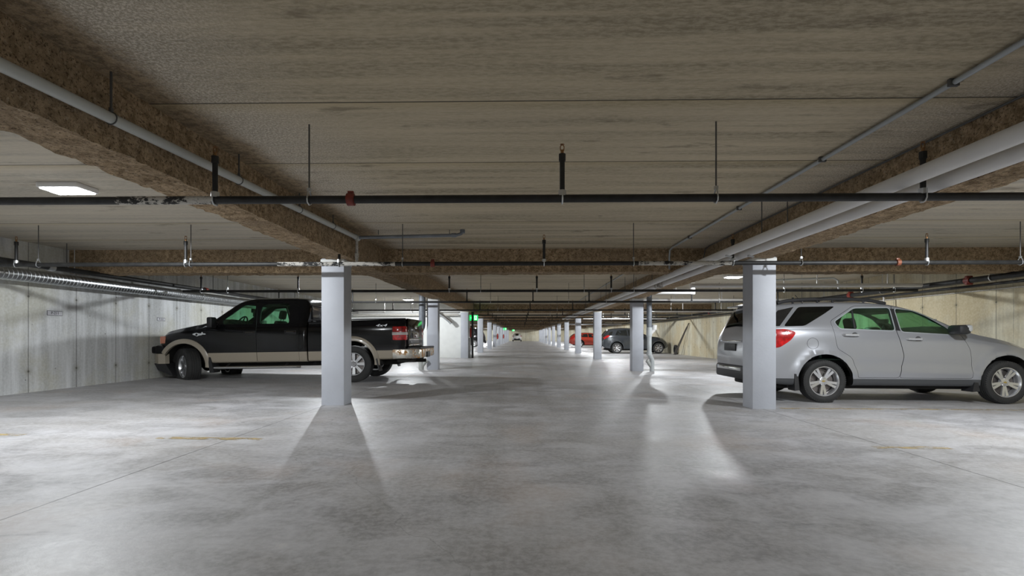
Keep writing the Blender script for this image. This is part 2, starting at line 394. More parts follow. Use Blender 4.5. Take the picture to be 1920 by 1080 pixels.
    # the rod mesh is expressed in the frame of o, so is the clip
def sprinkler(o, x, y, z, ztop, m=M_black, r=.019):
    q = MB().tube([(x, y, z), (x, y, ztop-.09)], r, 10).tube([(x, y, ztop-.12), (x, y, ztop-.07)], r*1.35, 10)
    q.tube([(x, y, z+.02), (x, y, z+.05)], r*1.4, 10)
    h = q.build('riser', m, o, True)
    if y < 12:
        q = MB().tube([(x, y, z+.02), (x, y, z+.06)], r*1.55, 10).tube([(x, y-.036, z+.02), (x, y-.036, z-.01), (x, y-.02, z-.034), (x, y, z-.037), (x, y+.02, z-.034), (x, y+.036, z-.01), (x, y+.036, z+.02)], .006, 6)
        q.v = [(a-o.location.x, b-o.location.y, c-o.location.z) for a, b, c in q.v]; c = q.build('clamp', M_zinc, None); c.parent = h
    q = MB().tube([(x, y, ztop-.07), (x, y, ztop-.04)], .012, 8)
    q.tube([(x-.012, y, ztop-.045), (x-.014, y, ztop-.015), (x, y, ztop)], .004, 5).tube([(x+.012, y, ztop-.045), (x+.014, y, ztop-.015), (x, y, ztop)], .004, 5)
    q.tube([(x, y, ztop-.002), (x, y, ztop+.002)], .016, 10)
    q.v = [(a-o.location.x, b-o.location.y, c-o.location.z) for a, b, c in q.v]
    c = q.build('sprinkler_head', M_brass, None); c.parent = h
ZP = 2.045
def cross_pipe(y, label, x0, x1, rods, spr, red=(), detail=True, m=M_black, white=(), sides=16, z=ZP, tilt=0.0):
    o = thing('sprinkler_pipe', label, 'pipe', (0, y, z), 0, 'sprinkler pipes crossing under the ceiling')
    MB().tube([(x0, y, z), (x1, y, z)], .029, sides).build('pipe_run', m, o, True)
    for x in rods: hanger(o, x, y, z, ZC, M_rod)
    for x in spr: sprinkler(o, x, y, z, 2.44)
    for x, mm in red:
        MB().tube([(x-.03, y, z), (x-.025, y, z), (x+.025, y, z), (x+.03, y, z)], [.03, .046, .046, .03], 16).box((x-.022, y-.012, z+.03), (x+.022, y+.012, z+.062), .004).build('coupling', mm, o, True)
    for a, b in white:
        MB().tube([(a, y, z), (b, y, z)], .0305, 16).build('overspray_crust', M_crust, o, True)
    return o
px = lambda p, D: (p-977)*D/960
cross_pipe(3.75, 'black sprinkler pipe crossing under the ceiling, nearest to the viewer', -7.61, 8.73, [px(577, 3.75), px(1340, 3.75), -5.2, 4.9],
           [px(405, 3.8), px(1054, 3.75), px(1730, 3.7), -4.8, 5.6], [(px(656, 3.75), M_redc)], white=[(-3.0, -2.27)])
cross_pipe(7.10, 'black sprinkler pipe passing just in front of the two nearest columns', -7.61, 8.73, [px(p, 7.1) for p in (57, 351, 754, 1187, 1497, 1897)],
           [px(p, 7.1) for p in (14, 341, 634, 1020, 1371, 1727)], [(px(1674, 7.1), M_orange), (px(811, 7.1), M_redc)], white=[(-3.4, -1.75), (1.62, 2.9)])
far = [11.4, 15.1, 19.9, 24.75, 28.5, 33, 36.6, 41.9, 46, 52, 60, 70, 82]
for i, y in enumerate(far):
    x0 = -7.61 if not 23.5 < y < 28 else -2.2
    sp = [x for x in (-7.2, -5.0, -1.6, .35, 2.0, 5.0, 7.5) if x > x0]; rd = [x for x in (-6.6, -4.3, -.9, 1.4, 2.5, 5.8, 8.2) if x > x0]
    if y > 40: rd = [1.4]
    if y > 60: sp = []
    cross_pipe(y, f'black sprinkler pipe crossing under the ceiling, {ORD[i+2]} from the viewer', x0, 8.70, rd, sp, sides=8)
# ------------------------------------------------------------------ grey drain pipe along the left beam with its branch
o = thing('drain_pipe', 'light grey plastic drain pipe hanging along the inner side of the left beam', 'pipe', (-2.4, 4, 2.4))
q = MB(); zt = lambda y: 2.30 + (y-2.3)*.0365
q.tube([(-2.42, .3, zt(.3)), (-2.42, 7.5, zt(7.5))], .033, 20)
q.tube([(-2.42, 7.44, zt(7.5)), (-2.42, 7.56, zt(7.5))], .043, 16)
q.build('pipe_run', M_pvc, o, True)
MB().tube([(-2.42, 7.5, zt(7.5)-.02), (-2.42, 7.5, 2.08)], .022, 12).tube([(-2.42, 7.5, 2.2), (-2.42, 7.5, 2.26)], .03, 12).build('drop_leg', M_sprayw, o, True)
MB().tube([(-2.40, 7.5, zt(7.5)), (-.95, 7.5, zt(7.5)+.03), (-.88, 7.5, zt(7.5)+.05), (-.86, 7.5, ZC)], .024, 14).tube([(-.86, 7.5, 2.55), (-.86, 7.5, ZC)], .038, 14).tube([(-1.02, 7.5, zt(7.5)+.03), (-.95, 7.5, zt(7.5)+.03)], .032, 14).build('branch', M_pvcd, o, True)
for (y,) in ((.9,), (2.98,), (4.35,), (5.55,), (6.55,)):
    h = MB().tube([(-2.42, y, zt(y)+.03), (-2.42, y, ZC)], .007, 6).build('hanger_rod', M_rod, o, True)
    q = MB(); 
    q.tube([(-2.42+.036*math.cos(a*PI/8), y, zt(y)+.036*math.sin(a*PI/8)) for a in range(17)], .004, 5)
    q.tube([(-2.42, y, zt(y)+.035), (-2.42, y, zt(y)+.06)], .012, 8)
    q.v = [(a-o.location.x, b-o.location.y, c-o.location.z) for a, b, c in q.v]
    cobj = q.build('clamp', M_rod, None); cobj.parent = h
for x in (-2.1, -1.05):
    MB().tube([(x, 7.5, zt(7.5)+.04), (x, 7.5, ZC)], .005, 6).build('hanger_rod', M_rod, o, True)
# ------------------------------------------------------------------ conduits on the right
o = thing('conduit', 'thin grey conduit strapped to the ceiling left of the white pipes', 'conduit', (2.62, 5, 2.57))
MB().tube([(2.62, -2, 2.575), (2.62, 8.9, 2.575), (2.62, 9.06, 2.55), (2.62, 9.09, 2.45), (2.62, 9.09, 2.22)], .017, 12).build('tube', M_conduit, o, True)
for y in (1.9, 3.15, 4.5, 6.2, 8.0): MB().box((2.59, y-.012, 2.553), (2.65, y+.012, 2.597), .003).build('strap', M_rod, o, True)
o = thing('conduit', 'very thin dark conduit in the angle of ceiling and right beam', 'conduit', (3.2, 5, 2.57))
MB().tube([(3.215, -2, 2.58), (3.215, 8.8, 2.58), (3.215, 9.0, 2.55), (3.215, 9.08, 2.4), (3.215, 9.08, 2.2)], .009, 8).build('tube', M_rod, o, True)
for i, (y0, y1, x) in enumerate(((9.7, 12.5, 1.75), (10, 24.5, 2.55))):
    tag(MB().tube([(x, y0, 2.58), (x+(.35 if i == 0 else 0), y1, 2.58)], .012, 8).build('conduit', M_conduit), ['short light conduit on the ceiling beyond the first cross beam', 'grey conduit on the ceiling beyond the first cross beam, beside the right beam'][i], 'conduit')
# ------------------------------------------------------------------ two white jacketed pipes
ZW = 2.157
def jacket_pipe(x, label, y1):
    o = thing('jacketed_pipe', label, 'pipe', (x, 5, ZW), 0, 'white pipes along the right beam')
    q = MB().tube([(x, -3, ZW), (x, y1, ZW)], .055, 24)
    q.build('jacket', M_white, o, True)
    for y in (1.3, 4.1, 10.2, 14.0, 18.5):
        if y < y1: MB().tube([(x, y-.015, ZW), (x, y+.015, ZW)], .0565, 24).build('jacket_band', M_fix, o, True)
    for y in (6.85,):
        q = MB()
        for k in range(6): q.box((x-.05+.02*k, y-.06+.015*k, ZW-.068), (x-.036+.02*k, y-.03+.02*k, ZW-.048), .003)
        q.build('torn_tape', M_zinc, o, True)
    for y in (2.2, 5.9, 10.8, 13.6, 17.7, 21.8):
        if y < y1: MB().tube([(x, y, ZW+.05), (x, y, ZC)], .006, 6).build('hanger_rod', M_rod, o, True)
    return o
jacket_pipe(2.75, 'white jacketed pipe under the right beam, the left one of the pair', 33.6)
o = jacket_pipe(3.04, 'white jacketed pipe under the right beam, the right one of the pair', 34)
q = MB()
for k in range(9):
    a = random.uniform(0, 6.28); q.tube([(3.02+.05*math.cos(a), 10.9+.05*k, ZW-.02+.03*math.sin(a)), (3.02+.04*math.cos(a), 10.98+.05*k, ZW-.02+.02*math.sin(a))], [.045, .06], 9)
b = q.build('valve_wrap', M_sprayw, o, True); b['label'] = 'crumpled white wrapped valve'
def white_branch(y, x0, x1, z, r, label, end=None):
    o = thing('branch_pipe', label, 'pipe', (x0, y, z), 0, 'white branch pipes over the right bays')
    MB().tube([(x0, y, z), (x1, y, z)], r, 14).build('jacket', M_white, o, True)
    if end: MB().tube([(x1, y, z-end), (x1, y, ZC)], r*1.1, 14).build('end_riser', M_white, o, True)
    n = 0; x = x0+1.2
    while x < x1-.3 and n < 5:
        MB().tube([(x, y, z), (x, y, ZC)], .012, 6).build('hanger_rod', M_white, o, True); x += 1.5; n += 1
white_branch(11.15, 3.68, 8.6, 2.13, .042, 'white pipe crossing the right bays, nearest of three beyond the silver car')
white_branch(14.3, 3.1, 4.75, 2.27, .07, 'short thick white pipe with an upturned end branching off the pair', .07)
white_branch(16.4, 3.68, 8.6, 2.17, .058, 'thick white pipe crossing the right bays above the ceiling light')
white_branch(20.3, 3.68, 8.6, 2.0, .022, 'thin white pipe crossing the right bays, behind the thick one')
white_branch(30.5, 3.68, 8.6, 2.08, .05, 'white pipe crossing the right bays above the small dark car')
white_branch(44.0, 3.68, 8.6, 2.08, .06, 'white pipe crossing the right bays above the red car')
tag(MB().tube([(-7.6, 20.9, 2.0), (-2.5, 20.9, 2.0)], .02, 10).tube([(-4.45, 20.9, 2.0), (-4.45, 20.9, 2.35), (-4.4, 20.9, 2.4), (-4.3, 20.9, 2.4)], .02, 10).tube([(-5.6, 20.9, 2.0), (-5.6, 20.9, ZC)], .015, 8).build('branch_pipe', M_white), 'thin white pipe crossing the left bays behind the pickup, with white risers', 'pipe')
tag(MB().tube([(-7.8, 23.7, 2.02), (-2.9, 23.7, 2.02)], .05, 12).build('branch_pipe', M_sprayw), 'pale dusty pipe along the top of the white lobby wall', 'pipe')
# ------------------------------------------------------------------ pipes along the side walls
o = thing('spiral_duct', 'shiny galvanised spiral duct running high along the left wall', 'duct', (-7.95, 8, 2.01))
q = MB(); n = 28
path = []; rs = []
y = 2.0
while y < 23.6:
    for d, r in ((0, .098), (.045, .098), (.05, .104), (.058, .104), (.063, .098)):
        path.append((-7.97, y+d, 2.01)); rs.append(r)
    y += .072
q.tube(path, rs, n); q.build('duct_shell', M_gal, o, True, smooth=25)
for y in (9.0, 12.6, 17):
    MB().tube([(-7.97, y, 2.1), (-7.97, y, ZC-.002)], .008, 6).tube([(-7.97, y-.02, 2.01), (-7.97, y+.02, 2.01)], .108, n).build('strap', M_zinc, o, True)
o = thing('sprinkler_main', 'black sprinkler main above the spiral duct on the left wall', 'pipe', (-7.66, 8, 2.16))
MB().tube([(-7.66, 2, 2.165), (-7.66, 23.9, 2.14)], .045, 14).build('pipe_run', M_black, o, True)
for y in (8.2, 12.3, 16.9):
    MB().tube([(-7.66, y-.05, 2.155), (-7.66, y+.05, 2.155)], .06, 12).build('coupling', M_redc if y > 10 else M_zinc, o, True)
    MB().tube([(-7.66, y+.3, 2.2), (-7.66, y+.3, ZC)], .007, 6).build('hanger_rod', M_rod, o, True)
o = thing('sprinkler_main', 'large black sprinkler main with red couplings along the right wall', 'pipe', (8.75, 9, 2.1))
MB().tube([(8.78, 2, 2.14), (8.78, 60, 2.06)], .055, 14).build('pipe_run', M_black, o, True)
for y in (10.2, 13.8, 16.6, 24, 32):
    MB().tube([(8.78, y-.06, 2.13), (8.78, y+.06, 2.13)], .072, 14).box((8.72, y-.03, 2.04), (8.84, y+.03, 2.22), .01).build('coupling', M_redc, o, True)
for y in (9.7, 12.6, 15.0, 18.6, 23):
    MB().tube([(8.78, y, 2.18), (8.78, y, ZC)], .008, 6).tube([(8.78+.07*math.cos(a*PI/8), y, 2.13+.07*math.sin(a*PI/8)) for a in range(17)], .008, 6).build('hanger_rod', M_zinc, o, True)
o = thing('sprinkler_main', 'smaller dark pipe running under the large main along the right wall', 'pipe', (9.0, 9, 2.0))
MB().tube([(9.02, 2, 2.05), (9.02, 40, 1.98)], .028, 12).build('pipe_run', M_black, o, True)
MB().tube([(9.02, 12.9, 2.03), (9.03, 12.9, 1.9), (9.06, 12.88, 1.75)], .02, 10).build('hose_tail', M_white, o, True)
tag(MB().tube([(9.275, 1, 1.955), (9.275, 40, 1.955)], .013, 8).build('conduit', M_sprayw), 'thin light conduit fixed level along the right wall', 'conduit')
tag(MB().tube([(5.6, 11.6, 2.22), (5.7, 11.6, 2.3), (7.0, 11.6, 2.34), (7.1, 11.6, 2.28), (7.12, 11.6, 2.07)], .022, 10).tube([(6.3, 11.6, 2.33), (6.3, 11.6, ZC)], .006, 6).build('conduit', M_pvc), 'bent grey pipe above the roof of the silver car', 'conduit')
tag(MB().tube([(-4.0, 23.5, 2.2), (-3.6, 23.55, 1.95), (-3.3, 23.6, 1.72), (-3.22, 23.6, 1.62)], [.07, .07, .08, .08], 14).build('flexible_duct', M_gal), 'short bent metal duct end in front of the white lobby wall', 'duct')
# ------------------------------------------------------------------ standing drains
def sx(p, Y): return Y*(p-977)/960
o = thing('drain_riser', 'dark grey vertical drain pipe with a wye at its foot, beside the pickup tailgate', 'pipe', (-3.0, 15.5, fz(-3)))
q = MB(); X0 = sx(790.5, 15.6)
q.tube([(X0+.03, 15.5, 2.6), (X0+.03, 15.5, 1.42), (X0+.02, 15.5, 1.3), (X0, 15.5, 1.18), (X0, 15.5, fz(-3))], [.10, .10, .09, .06, .06], 18)
q.build('stack', M_pvcd, o, True)
MB().tube([(X0, 15.5, fz(-3)), (X0, 15.5, .33)], .078, 18).build('wye_body', M_pvc, o, True)
MB().tube([(X0+.02, 15.5, .08+.04), (X0+.16, 15.5, .30)], .055, 14).tube([(X0+.13, 15.5, .25), (X0+.17, 15.5, .315)], .066, 14).build('wye_arm', M_pvc, o, True)
o = thing('drain_riser', 'grey and white vertical drain pipe with side arms, right of the second right column', 'pipe', (3.85, 15.42, fz(3.8)))
X0 = sx(1215, 15.5)
MB().tube([(X0, 15.42, 2.6), (X0, 15.42, 1.26)], .078, 18).build('stack', M_pvcd, o, True)
MB().tube([(X0, 15.42, 1.27), (X0, 15.42, .52), (X0+.02, 15.42, .45), (X0+.07, 15.42, .36), (X0+.08, 15.42, .28), (X0+.08, 15.42, fz(3.8))], .068, 18).tube([(X0, 15.42, 1.30), (X0, 15.42, 1.02)], .085, 18).tube([(X0, 15.42, .56), (X0, 15.42, .46)], .08, 18).build('lower_stack', mat('pale_grey_plastic', (.5, .53, .54), .45, vary=.1), o, True)
MB().tube([(X0, 15.42, 1.08), (X0+.13, 15.42, 1.22), (X0+.15, 15.42, 1.3)], [.06, .06, .066], 14).tube([(X0+.14, 15.42, 1.23), (X0+.155, 15.42, 1.37)], .075, 14).build('wye_arm', M_white, o, True)
MB().tube([(X0+.06, 15.42, .12), (X0-.05, 15.42, .28), (X0-.08, 15.42, .30)], [.055, .055, .06], 14).build('lower_wye_arm', M_pvc, o, True)
# ------------------------------------------------------------------ exit signs, extinguishers, wall signs
M_green = mat('lit_green_sign', (.0, .3, .06), .4, emit=(.0, .55, .10), es=1.6)
M_greenl = mat('lit_pictogram', (.8, 1, .85), .4, emit=(.6, 1, .7), es=1.6)
M_glow = mat('green_lamp', (.2, 1, .3), .4, emit=(.05, 1, .15), es=3)
def exit_sign(x, y, z, label):
    o = thing('exit_sign', label, 'sign', (x, y, z), 0, 'green exit signs')
    MB().box((-.2, -.03, -.13), (.2, .03, .13), .006).build('panel', M_green, o)
    q = MB().box((.03, -.036, -.10), (.15, -.031, .10))
    q.build('pictogram_door', M_greenl, o)
    q = MB().tube([(.09, -.037, .065), (.09, -.042, .065)], .018, 10).box((.075, -.042, -.01), (.105, -.037, .045)).box((.055, -.042, -.08), (.075, -.037, -.01)).box((.105, -.042, -.06), (.125, -.037, .0)).box((.05, -.042, .015), (.13, -.037, .03))
    q.build('pictogram_figure', M_green, o)
    MB().tube([(-.1, -.03, 0), (-.1, -.05, 0)], .06, 16).build('lamp_lens', M_glow, o)
    MB().tube([(0, 0, .13), (0, 0, 2.6-z)], .012, 8).build('stem', M_rod, o)
exit_sign(-2.24, 24.2, 1.90, 'green lit exit sign at the corner of the white lobby wall')
exit_sign(-1.95, 62.0, 1.90, 'small green exit sign far down the left row, the nearer of two')
exit_sign(-1.2, 80.0, 1.92, 'tiny green exit sign hanging near the far end of the aisle')
M_red = mat('extinguisher_red', (.5, .03, .02), .3)
def extinguisher(x, y, z, label, s=1):
    o = thing('fire_extinguisher', label, 'fire extinguisher', (x, y, z), 0, 'fire extinguishers on the left row')
    MB().tube([(0, 0, 0), (0, 0, .02), (0, 0, .40), (0, 0, .46), (0, 0, .49)], [.06, .075, .075, .045, .025], 16).build('cylinder', M_red, o)
    MB().box((-.02, -.06, .49), (.02, .05, .53), .005).tube([(0, .04, .5), (.06, .06, .45), (.09, .05, .25), (.085, .04, .12)], .012, 8).build('valve', M_black, o)
    MB().box((-.085, -.03, .02), (-.075, .03, .45)).build('bracket', M_zinc, o)
extinguisher(-2.33, 24.0, .98, 'red fire extinguisher above the grey post guard at the lobby corner')
extinguisher(LX(47.6)+.34+.09, 47.7, .75, 'red fire extinguisher on the sixth column of the left row')
extinguisher(LX(63.7)+.34+.09, 63.8, .75, 'dark red fire extinguisher on the eighth column of the left row')
o = thing('column_guard', 'grey steel channel guard with a black downpipe beside the lobby corner column', 'guard', (-2.34, 23.8, fz(-2.4)))
MB().box((-.11, -.05, 0), (.0, .06, .94), .008).box((-.125, -.06, .0), (-.1, -.045, .94)).build('channel', mat('guard_steel', (.32, .32, .31), .5, .6, vary=.2, vscale=8), o)
MB().tube([(.07, .1, 0), (.07, .1, 2.16)], .05, 12).build('downpipe', M_black, o)
M_sign = mat('sign_plate', (.62, .62, .66), .5); M_ink = mat('sign_ink', (.05, .05, .06), .6)
def stall_sign(x, y, z, label, txt, w=.17, h=.07, face=1):
    o = thing('stall_sign', label, 'sign', (x, y, z), 0, 'small stall plates on the walls')
    MB().box((0, -w/2, -h/2) if face > 0 else (-.004, -w/2, -h/2), (.004, w/2, h/2) if face > 0 else (0, w/2, h/2)).build('plate', M_ink, o)
    MB().box((.004, -w/2+.008, -h/2+.008) if face > 0 else (-.006, -w/2+.008, -h/2+.008), (.006, w/2-.008, h/2-.008) if face > 0 else (-.004, w/2-.008, h/2-.008)).build('face', M_sign, o)
    text_mesh(txt, h*.8, 'number', M_ink, o, (.0075*face, 0, 0), (PI/2, 0, PI/2*face), .001)
stall_sign(XL, 8.86, 1.44, 'small stall number plate on the left wall at the picture edge', 'P-211', .30, .085)
stall_sign(XL, 11.52, 1.42, 'small stall number plate on the left wall above the pickup hood', 'P-212', .26, .075)
stall_sign(XR, 11.75, 1.38, 'small plate on the right wall seen through the silver car window', 'P-2', .24, .08, -1)
# ------------------------------------------------------------------ worn paint lines
def m_line():
    n = NB('worn_yellow_paint'); n.b.inputs['Base Color'].default_value = (.50, .38, .18, 1); n.b.inputs['Roughness'].default_value = .6
    n.L(n.ramp(n.noise(5, 6, (1, 3, 1), .7), .42, .60, 0, .9), n.b.inputs['Alpha']); return n.m
M_line = m_line()
def stall_line(x0, x1, y, label):
    z = lambda x: fz(x)+.0015
    tag(MB().add([(x0, y, z(x0)), (x1, y, z(x1)), (x1, y+.1, z(x1)), (x0, y+.1, z(x0)), (x0, y, z(x0)-.002), (x1, y, z(x1)-.002), (x1, y+.1, z(x1)-.002), (x0, y+.1, z(x0)-.002)],
        [(0, 1, 2, 3), (7, 6, 5, 4), (0, 4, 5, 1), (1, 5, 6, 2), (2, 6, 7, 3), (3, 7, 4, 0)]).build('stall_line', M_line, smooth=0), label, 'line', 'worn yellow stall lines')
stall_line(-3.62, -2.58, 5.0, 'short worn yellow stall line on the floor left of the viewer')
stall_line(-5.6, -5.0, 5.0, 'faint yellow stall line scrap at the left picture edge')
stall_line(3.35, 4.05, 4.87, 'short worn yellow stall line on the floor right of the viewer')
stall_line(3.8, 8.6, 7.52, 'long faint yellow stall line along the near side of the silver car')
# ------------------------------------------------------------------ things against the right wall
M_wood = mat('weathered_timber', (.10, .09, .08), .8, vary=.3, vscale=20)
def lean(y0, y1, z1, label):
    o = MB().tube([(XR-.42, y0, fz(XR)+.01), (XR-.05, y1, z1)], .036, 4).build('leaning_board', M_wood); tag(o, label, 'board', 'boards leaning on the right wall')
lean(29.6, 28.4, 1.75, 'dark board leaning on the right wall beyond the small dark car, the longer one')
lean(29.9, 28.75, 1.55, 'dark board leaning on the right wall close beside the longer one')
M_tyre = mat('tyre_rubber', (.028, .028, .028), .75, bump=.15, bscale=60, vary=.2, vscale=9)
tag(MB().lathe([(-.06, .16), (-.07, .2), (-.06, .26), (-.04, .28), (.04, .28), (.06, .26), (.07, .2), (.06, .16)], 28, Matrix.Translation((XR-.12, 30.6, fz(XR)+.28)) @ Matrix.Rotation(PI/2, 4, 'Z') @ Matrix.Rotation(.0, 4, 'X'), True).build('spare_tyre', M_tyre), 'black tyre standing on edge against the right wall beyond the small car', 'tyre')
#CARS
# ------------------------------------------------------------------ vehicles
M_rub = M_tyre
M_alloy = mat('machined_alloy', (.72, .73, .75), .25, .85)
M_alloyd = mat('dark_alloy', (.10, .10, .105), .5, .4)  # dark grey metal for the door handle cups
M_disc = mat('brake_steel', (.22, .20, .19), .45, .8)
M_blk = mat('black_body_paint', (.004, .004, .005), .12, coat=.25, spec=.3)
M_plas = mat('black_trim_plastic', (.02, .02, .022), .5)
M_int = mat('dark_cabin_trim', (.012, .012, .013), .8)
M_well = mat('wheel_well_liner', (.012, .011, .010), .9)
M_chrome = mat('chrome', (.8, .81, .82), .08, 1)
M_tan = mat('tan_lower_paint', (.33, .29, .23), .3, coat=.6)
M_redl = mat('red_tail_lens', (.50, .012, .014), .12, coat=1, vary=.55, vscale=16)
M_whl = mat('clear_tail_lens', (.75, .70, .68), .15, coat=1)
M_amb = mat('amber_lamp_lens', (.55, .22, .14), .15, coat=1)
def m_glass(name, tint, refl=.10):
    m = bpy.data.materials.new(name); m.use_nodes = True; nt = m.node_tree; nt.nodes.clear()
    out = nt.nodes.new('ShaderNodeOutputMaterial'); mx = nt.nodes.new('ShaderNodeMixShader'); t = nt.nodes.new('ShaderNodeBsdfTransparent'); g = nt.nodes.new('ShaderNodeBsdfGlossy')
    t.inputs[0].default_value = (*tint, 1); g.inputs['Roughness'].default_value = .03; g.inputs['Color'].default_value = (.9, .95, .95, 1)
    lw = nt.nodes.new('ShaderNodeLayerWeight'); lw.inputs[0].default_value = .3
    mr = nt.nodes.new('ShaderNodeMapRange'); mr.inputs[3].default_value = refl*.4; mr.inputs[4].default_value = refl*4
    nt.links.new(lw.outputs['Fresnel'], mr.inputs[0])
    nt.links.new(mr.outputs[0], mx.inputs[0]); nt.links.new(t.outputs[0], mx.inputs[1]); nt.links.new(g.outputs[0], mx.inputs[2]); nt.links.new(mx.outputs[0], out.inputs[0]); return m
M_glassG = m_glass('green_tinted_glass', (.72, .92, .79))
M_glassD = m_glass('dark_privacy_glass', (.10, .11, .11), .12)
M_glassD2 = mat('opaque_dark_glass', (.012, .012, .013), .06, coat=1)
def two_tone(name, top, bot, zsplit, rough=.25, coat=1, metal=0, rb=.5, spec=.5):
    n = NB(name); X, Y, Z = n.sep.outputs
    f = n.ramp(Z, zsplit-.003, zsplit+.003)
    n.L(n.mix(f, bot, top), n.b.inputs['Base Color'])
    n.L(n.ramp(Z, zsplit-.003, zsplit+.003, rb, rough), n.b.inputs['Roughness'])
    n.L(n.ramp(Z, zsplit-.003, zsplit+.003, .0, coat), n.b.inputs['Coat Weight']); n.b.inputs['Coat Roughness'].default_value = .06
    n.b.inputs['Specular IOR Level'].default_value = spec
    if metal: n.L(n.ramp(Z, zsplit-.003, zsplit+.003, 0, metal), n.b.inputs['Metallic'])
    return n.m
def pchip(T):
    xs = [t[0] for t in T]; ys = [t[1] for t in T]; n = len(xs)
    d = [(ys[i+1]-ys[i])/(xs[i+1]-xs[i]) for i in range(n-1)]; m = [0]*n
    for i in range(1, n-1): m[i] = 0 if d[i-1]*d[i] <= 0 else 2*d[i-1]*d[i]/(d[i-1]+d[i])
    if n > 1: m[0] = d[0]; m[-1] = d[-1]
    def f(x):
        if x <= xs[0]: return ys[0]
        if x >= xs[-1]: return ys[-1]
        for i in range(n-1):
            if x <= xs[i+1]:
                h = xs[i+1]-xs[i]; t = (x-xs[i])/h
                return (2*t**3-3*t*t+1)*ys[i] + (t**3-2*t*t+t)*h*m[i] + (-2*t**3+3*t*t)*ys[i+1] + (t**3-t*t)*h*m[i+1]
    return f
class Shape:
    def __init__(s, zb, zs, zt, w, wt, crown=.03, bump=None):
        s.zb, s.zs, s.zt, s.w, s.wt = [pchip(t) for t in (zb, zs, zt, w, wt)]; s.crown = crown; s.bump = bump
    def section(s, x):
        zb, zs, zt, w, wt = s.zb(x), s.zs(x), s.zt(x), s.w(x), s.wt(x)
        zs = min(zs, zt-.045); h = zs-zb; k = min(1, (zt-zs)/.3)
        low = catmull([(w*.80, zb), (w*.955, zb+.015), (w*.985, zb+.12*h), (w*.998, zb+.3*h), (w, zb+.55*h), (w*.992, zb+.8*h), (w*.975, zb+.93*h), (w*.952, zs)], 3)
        g0 = (w*.945, zs+.02*k+.006); g1 = (wt, zt-.075*k-.004)
        mid = [tuple(a+(b-a)*i/6 for a, b in zip(g0, g1)) for i in range(7)]
        top = catmull([g1, (wt-.025, zt-.04*k), (wt-.08, zt-.012*k), (wt*.6, zt+s.crown*.5), (0, zt+s.crown)], 3)[1:]
        P = [(0, zb)] + low + mid + top
        if s.bump: P = [(y+s.bump(x, z)*(1 if i > 2 and y > .5*w else 0), z) for i, (y, z) in enumerate(P)]
        return P
    def ys(s, x, z):
        P = s.section(x)[1:]
        for (y0, z0), (y1, z1) in zip(P, P[1:]):
            if z0 <= z <= z1 and z1 > z0: return y0+(y1-y0)*(z-z0)/(z1-z0)
        return P[0][0] if z < P[0][1] else P[-4][0]
    def ztop(s, x, y):
        P = s.section(x)[::-1]; y = abs(y)
        for (y0, z0), (y1, z1) in zip(P, P[1:]):
            if y0 <= y <= y1: return z0+(z1-z0)*(y-y0)/max(1e-6, y1-y0)
        return P[-1][1]
    def loft(s, xs, inset=None):
        vs = []; f = []; m = None
        for x in xs:
            P = s.section(x)
            if inset: P = inset(x, P)
            ring = [(x, y, z) for y, z in P] + [(x, -y, z) for y, z in P[-2:0:-1]]
            m = len(ring); vs += ring
        for i in range(len(xs)-1):
            for k in range(m): f.append((i*m+k, (i+1)*m+k, (i+1)*m+(k+1) % m, i*m+(k+1) % m))
        f.append(tuple(range(m))[::-1]); f.append(tuple((len(xs)-1)*m+k for k in range(m)))
        return MB().add(vs, f)
def frange(a, b, st):
    n = max(1, int(round((b-a)/st))); return [a+(b-a)*i/n for i in range(n+1)]
def mesh_volume(me):
    bm = bmesh.new(); bm.from_mesh(me); v = bm.calc_volume(); bm.free(); return abs(v)
def boolean(o, cut, op='DIFFERENCE'):
    cut.parent = o.parent; v0 = mesh_volume(o.data); vc = mesh_volume(cut.data); best = None
    for k, (sc, dx, solver) in enumerate(((1, 0, 'EXACT'), (1.0006, .0004, 'EXACT'), (.9993, -.0005, 'EXACT'), (1.0011, .0009, 'EXACT'), (1, .0013, 'FAST'), (1, .0007, 'MANIFOLD'), (.998, .002, 'FAST'))):
        cut.scale = (sc, sc, sc); cut.location = (dx, dx*.7, -dx*.6)
        md = o.modifiers.new('b', 'BOOLEAN'); md.operation = op; md.object = cut; md.solver = solver
        if solver == 'EXACT': md.material_mode = 'TRANSFER'
        bpy.context.view_layer.update(); dg = bpy.context.evaluated_depsgraph_get()
        me = bpy.data.meshes.new_from_object(o.evaluated_get(dg)); o.modifiers.clear(); v1 = mesh_volume(me)
        ok = (v0-vc*1.05-.01 <= v1 <= v0*1.02) if op == 'DIFFERENCE' else (1e-5 < v1 <= min(v0, vc)*1.05)
        if ok: best = me; break
        bpy.data.meshes.remove(me)
    if best: old = o.data; o.data = best; bpy.data.meshes.remove(old)
    else: print('BOOLEAN FAILED', o.name, op)
    bpy.data.objects.remove(cut)
def finish(o, name, ang=32):
    bm = bmesh.new(); bm.from_mesh(o.data); bmesh.ops.recalc_face_normals(bm, faces=bm.faces); bm.to_mesh(o.data); bm.free()
    o.data.shade_smooth(); o.data.set_sharp_from_angle(angle=math.radians(ang)); o.data.name = name; o.name = name
def cutter(mb, m):
    me = mb.mesh('cut', 0); o = bpy.data.objects.new('cut', me); C.objects.link(o); me.materials.append(m); return o
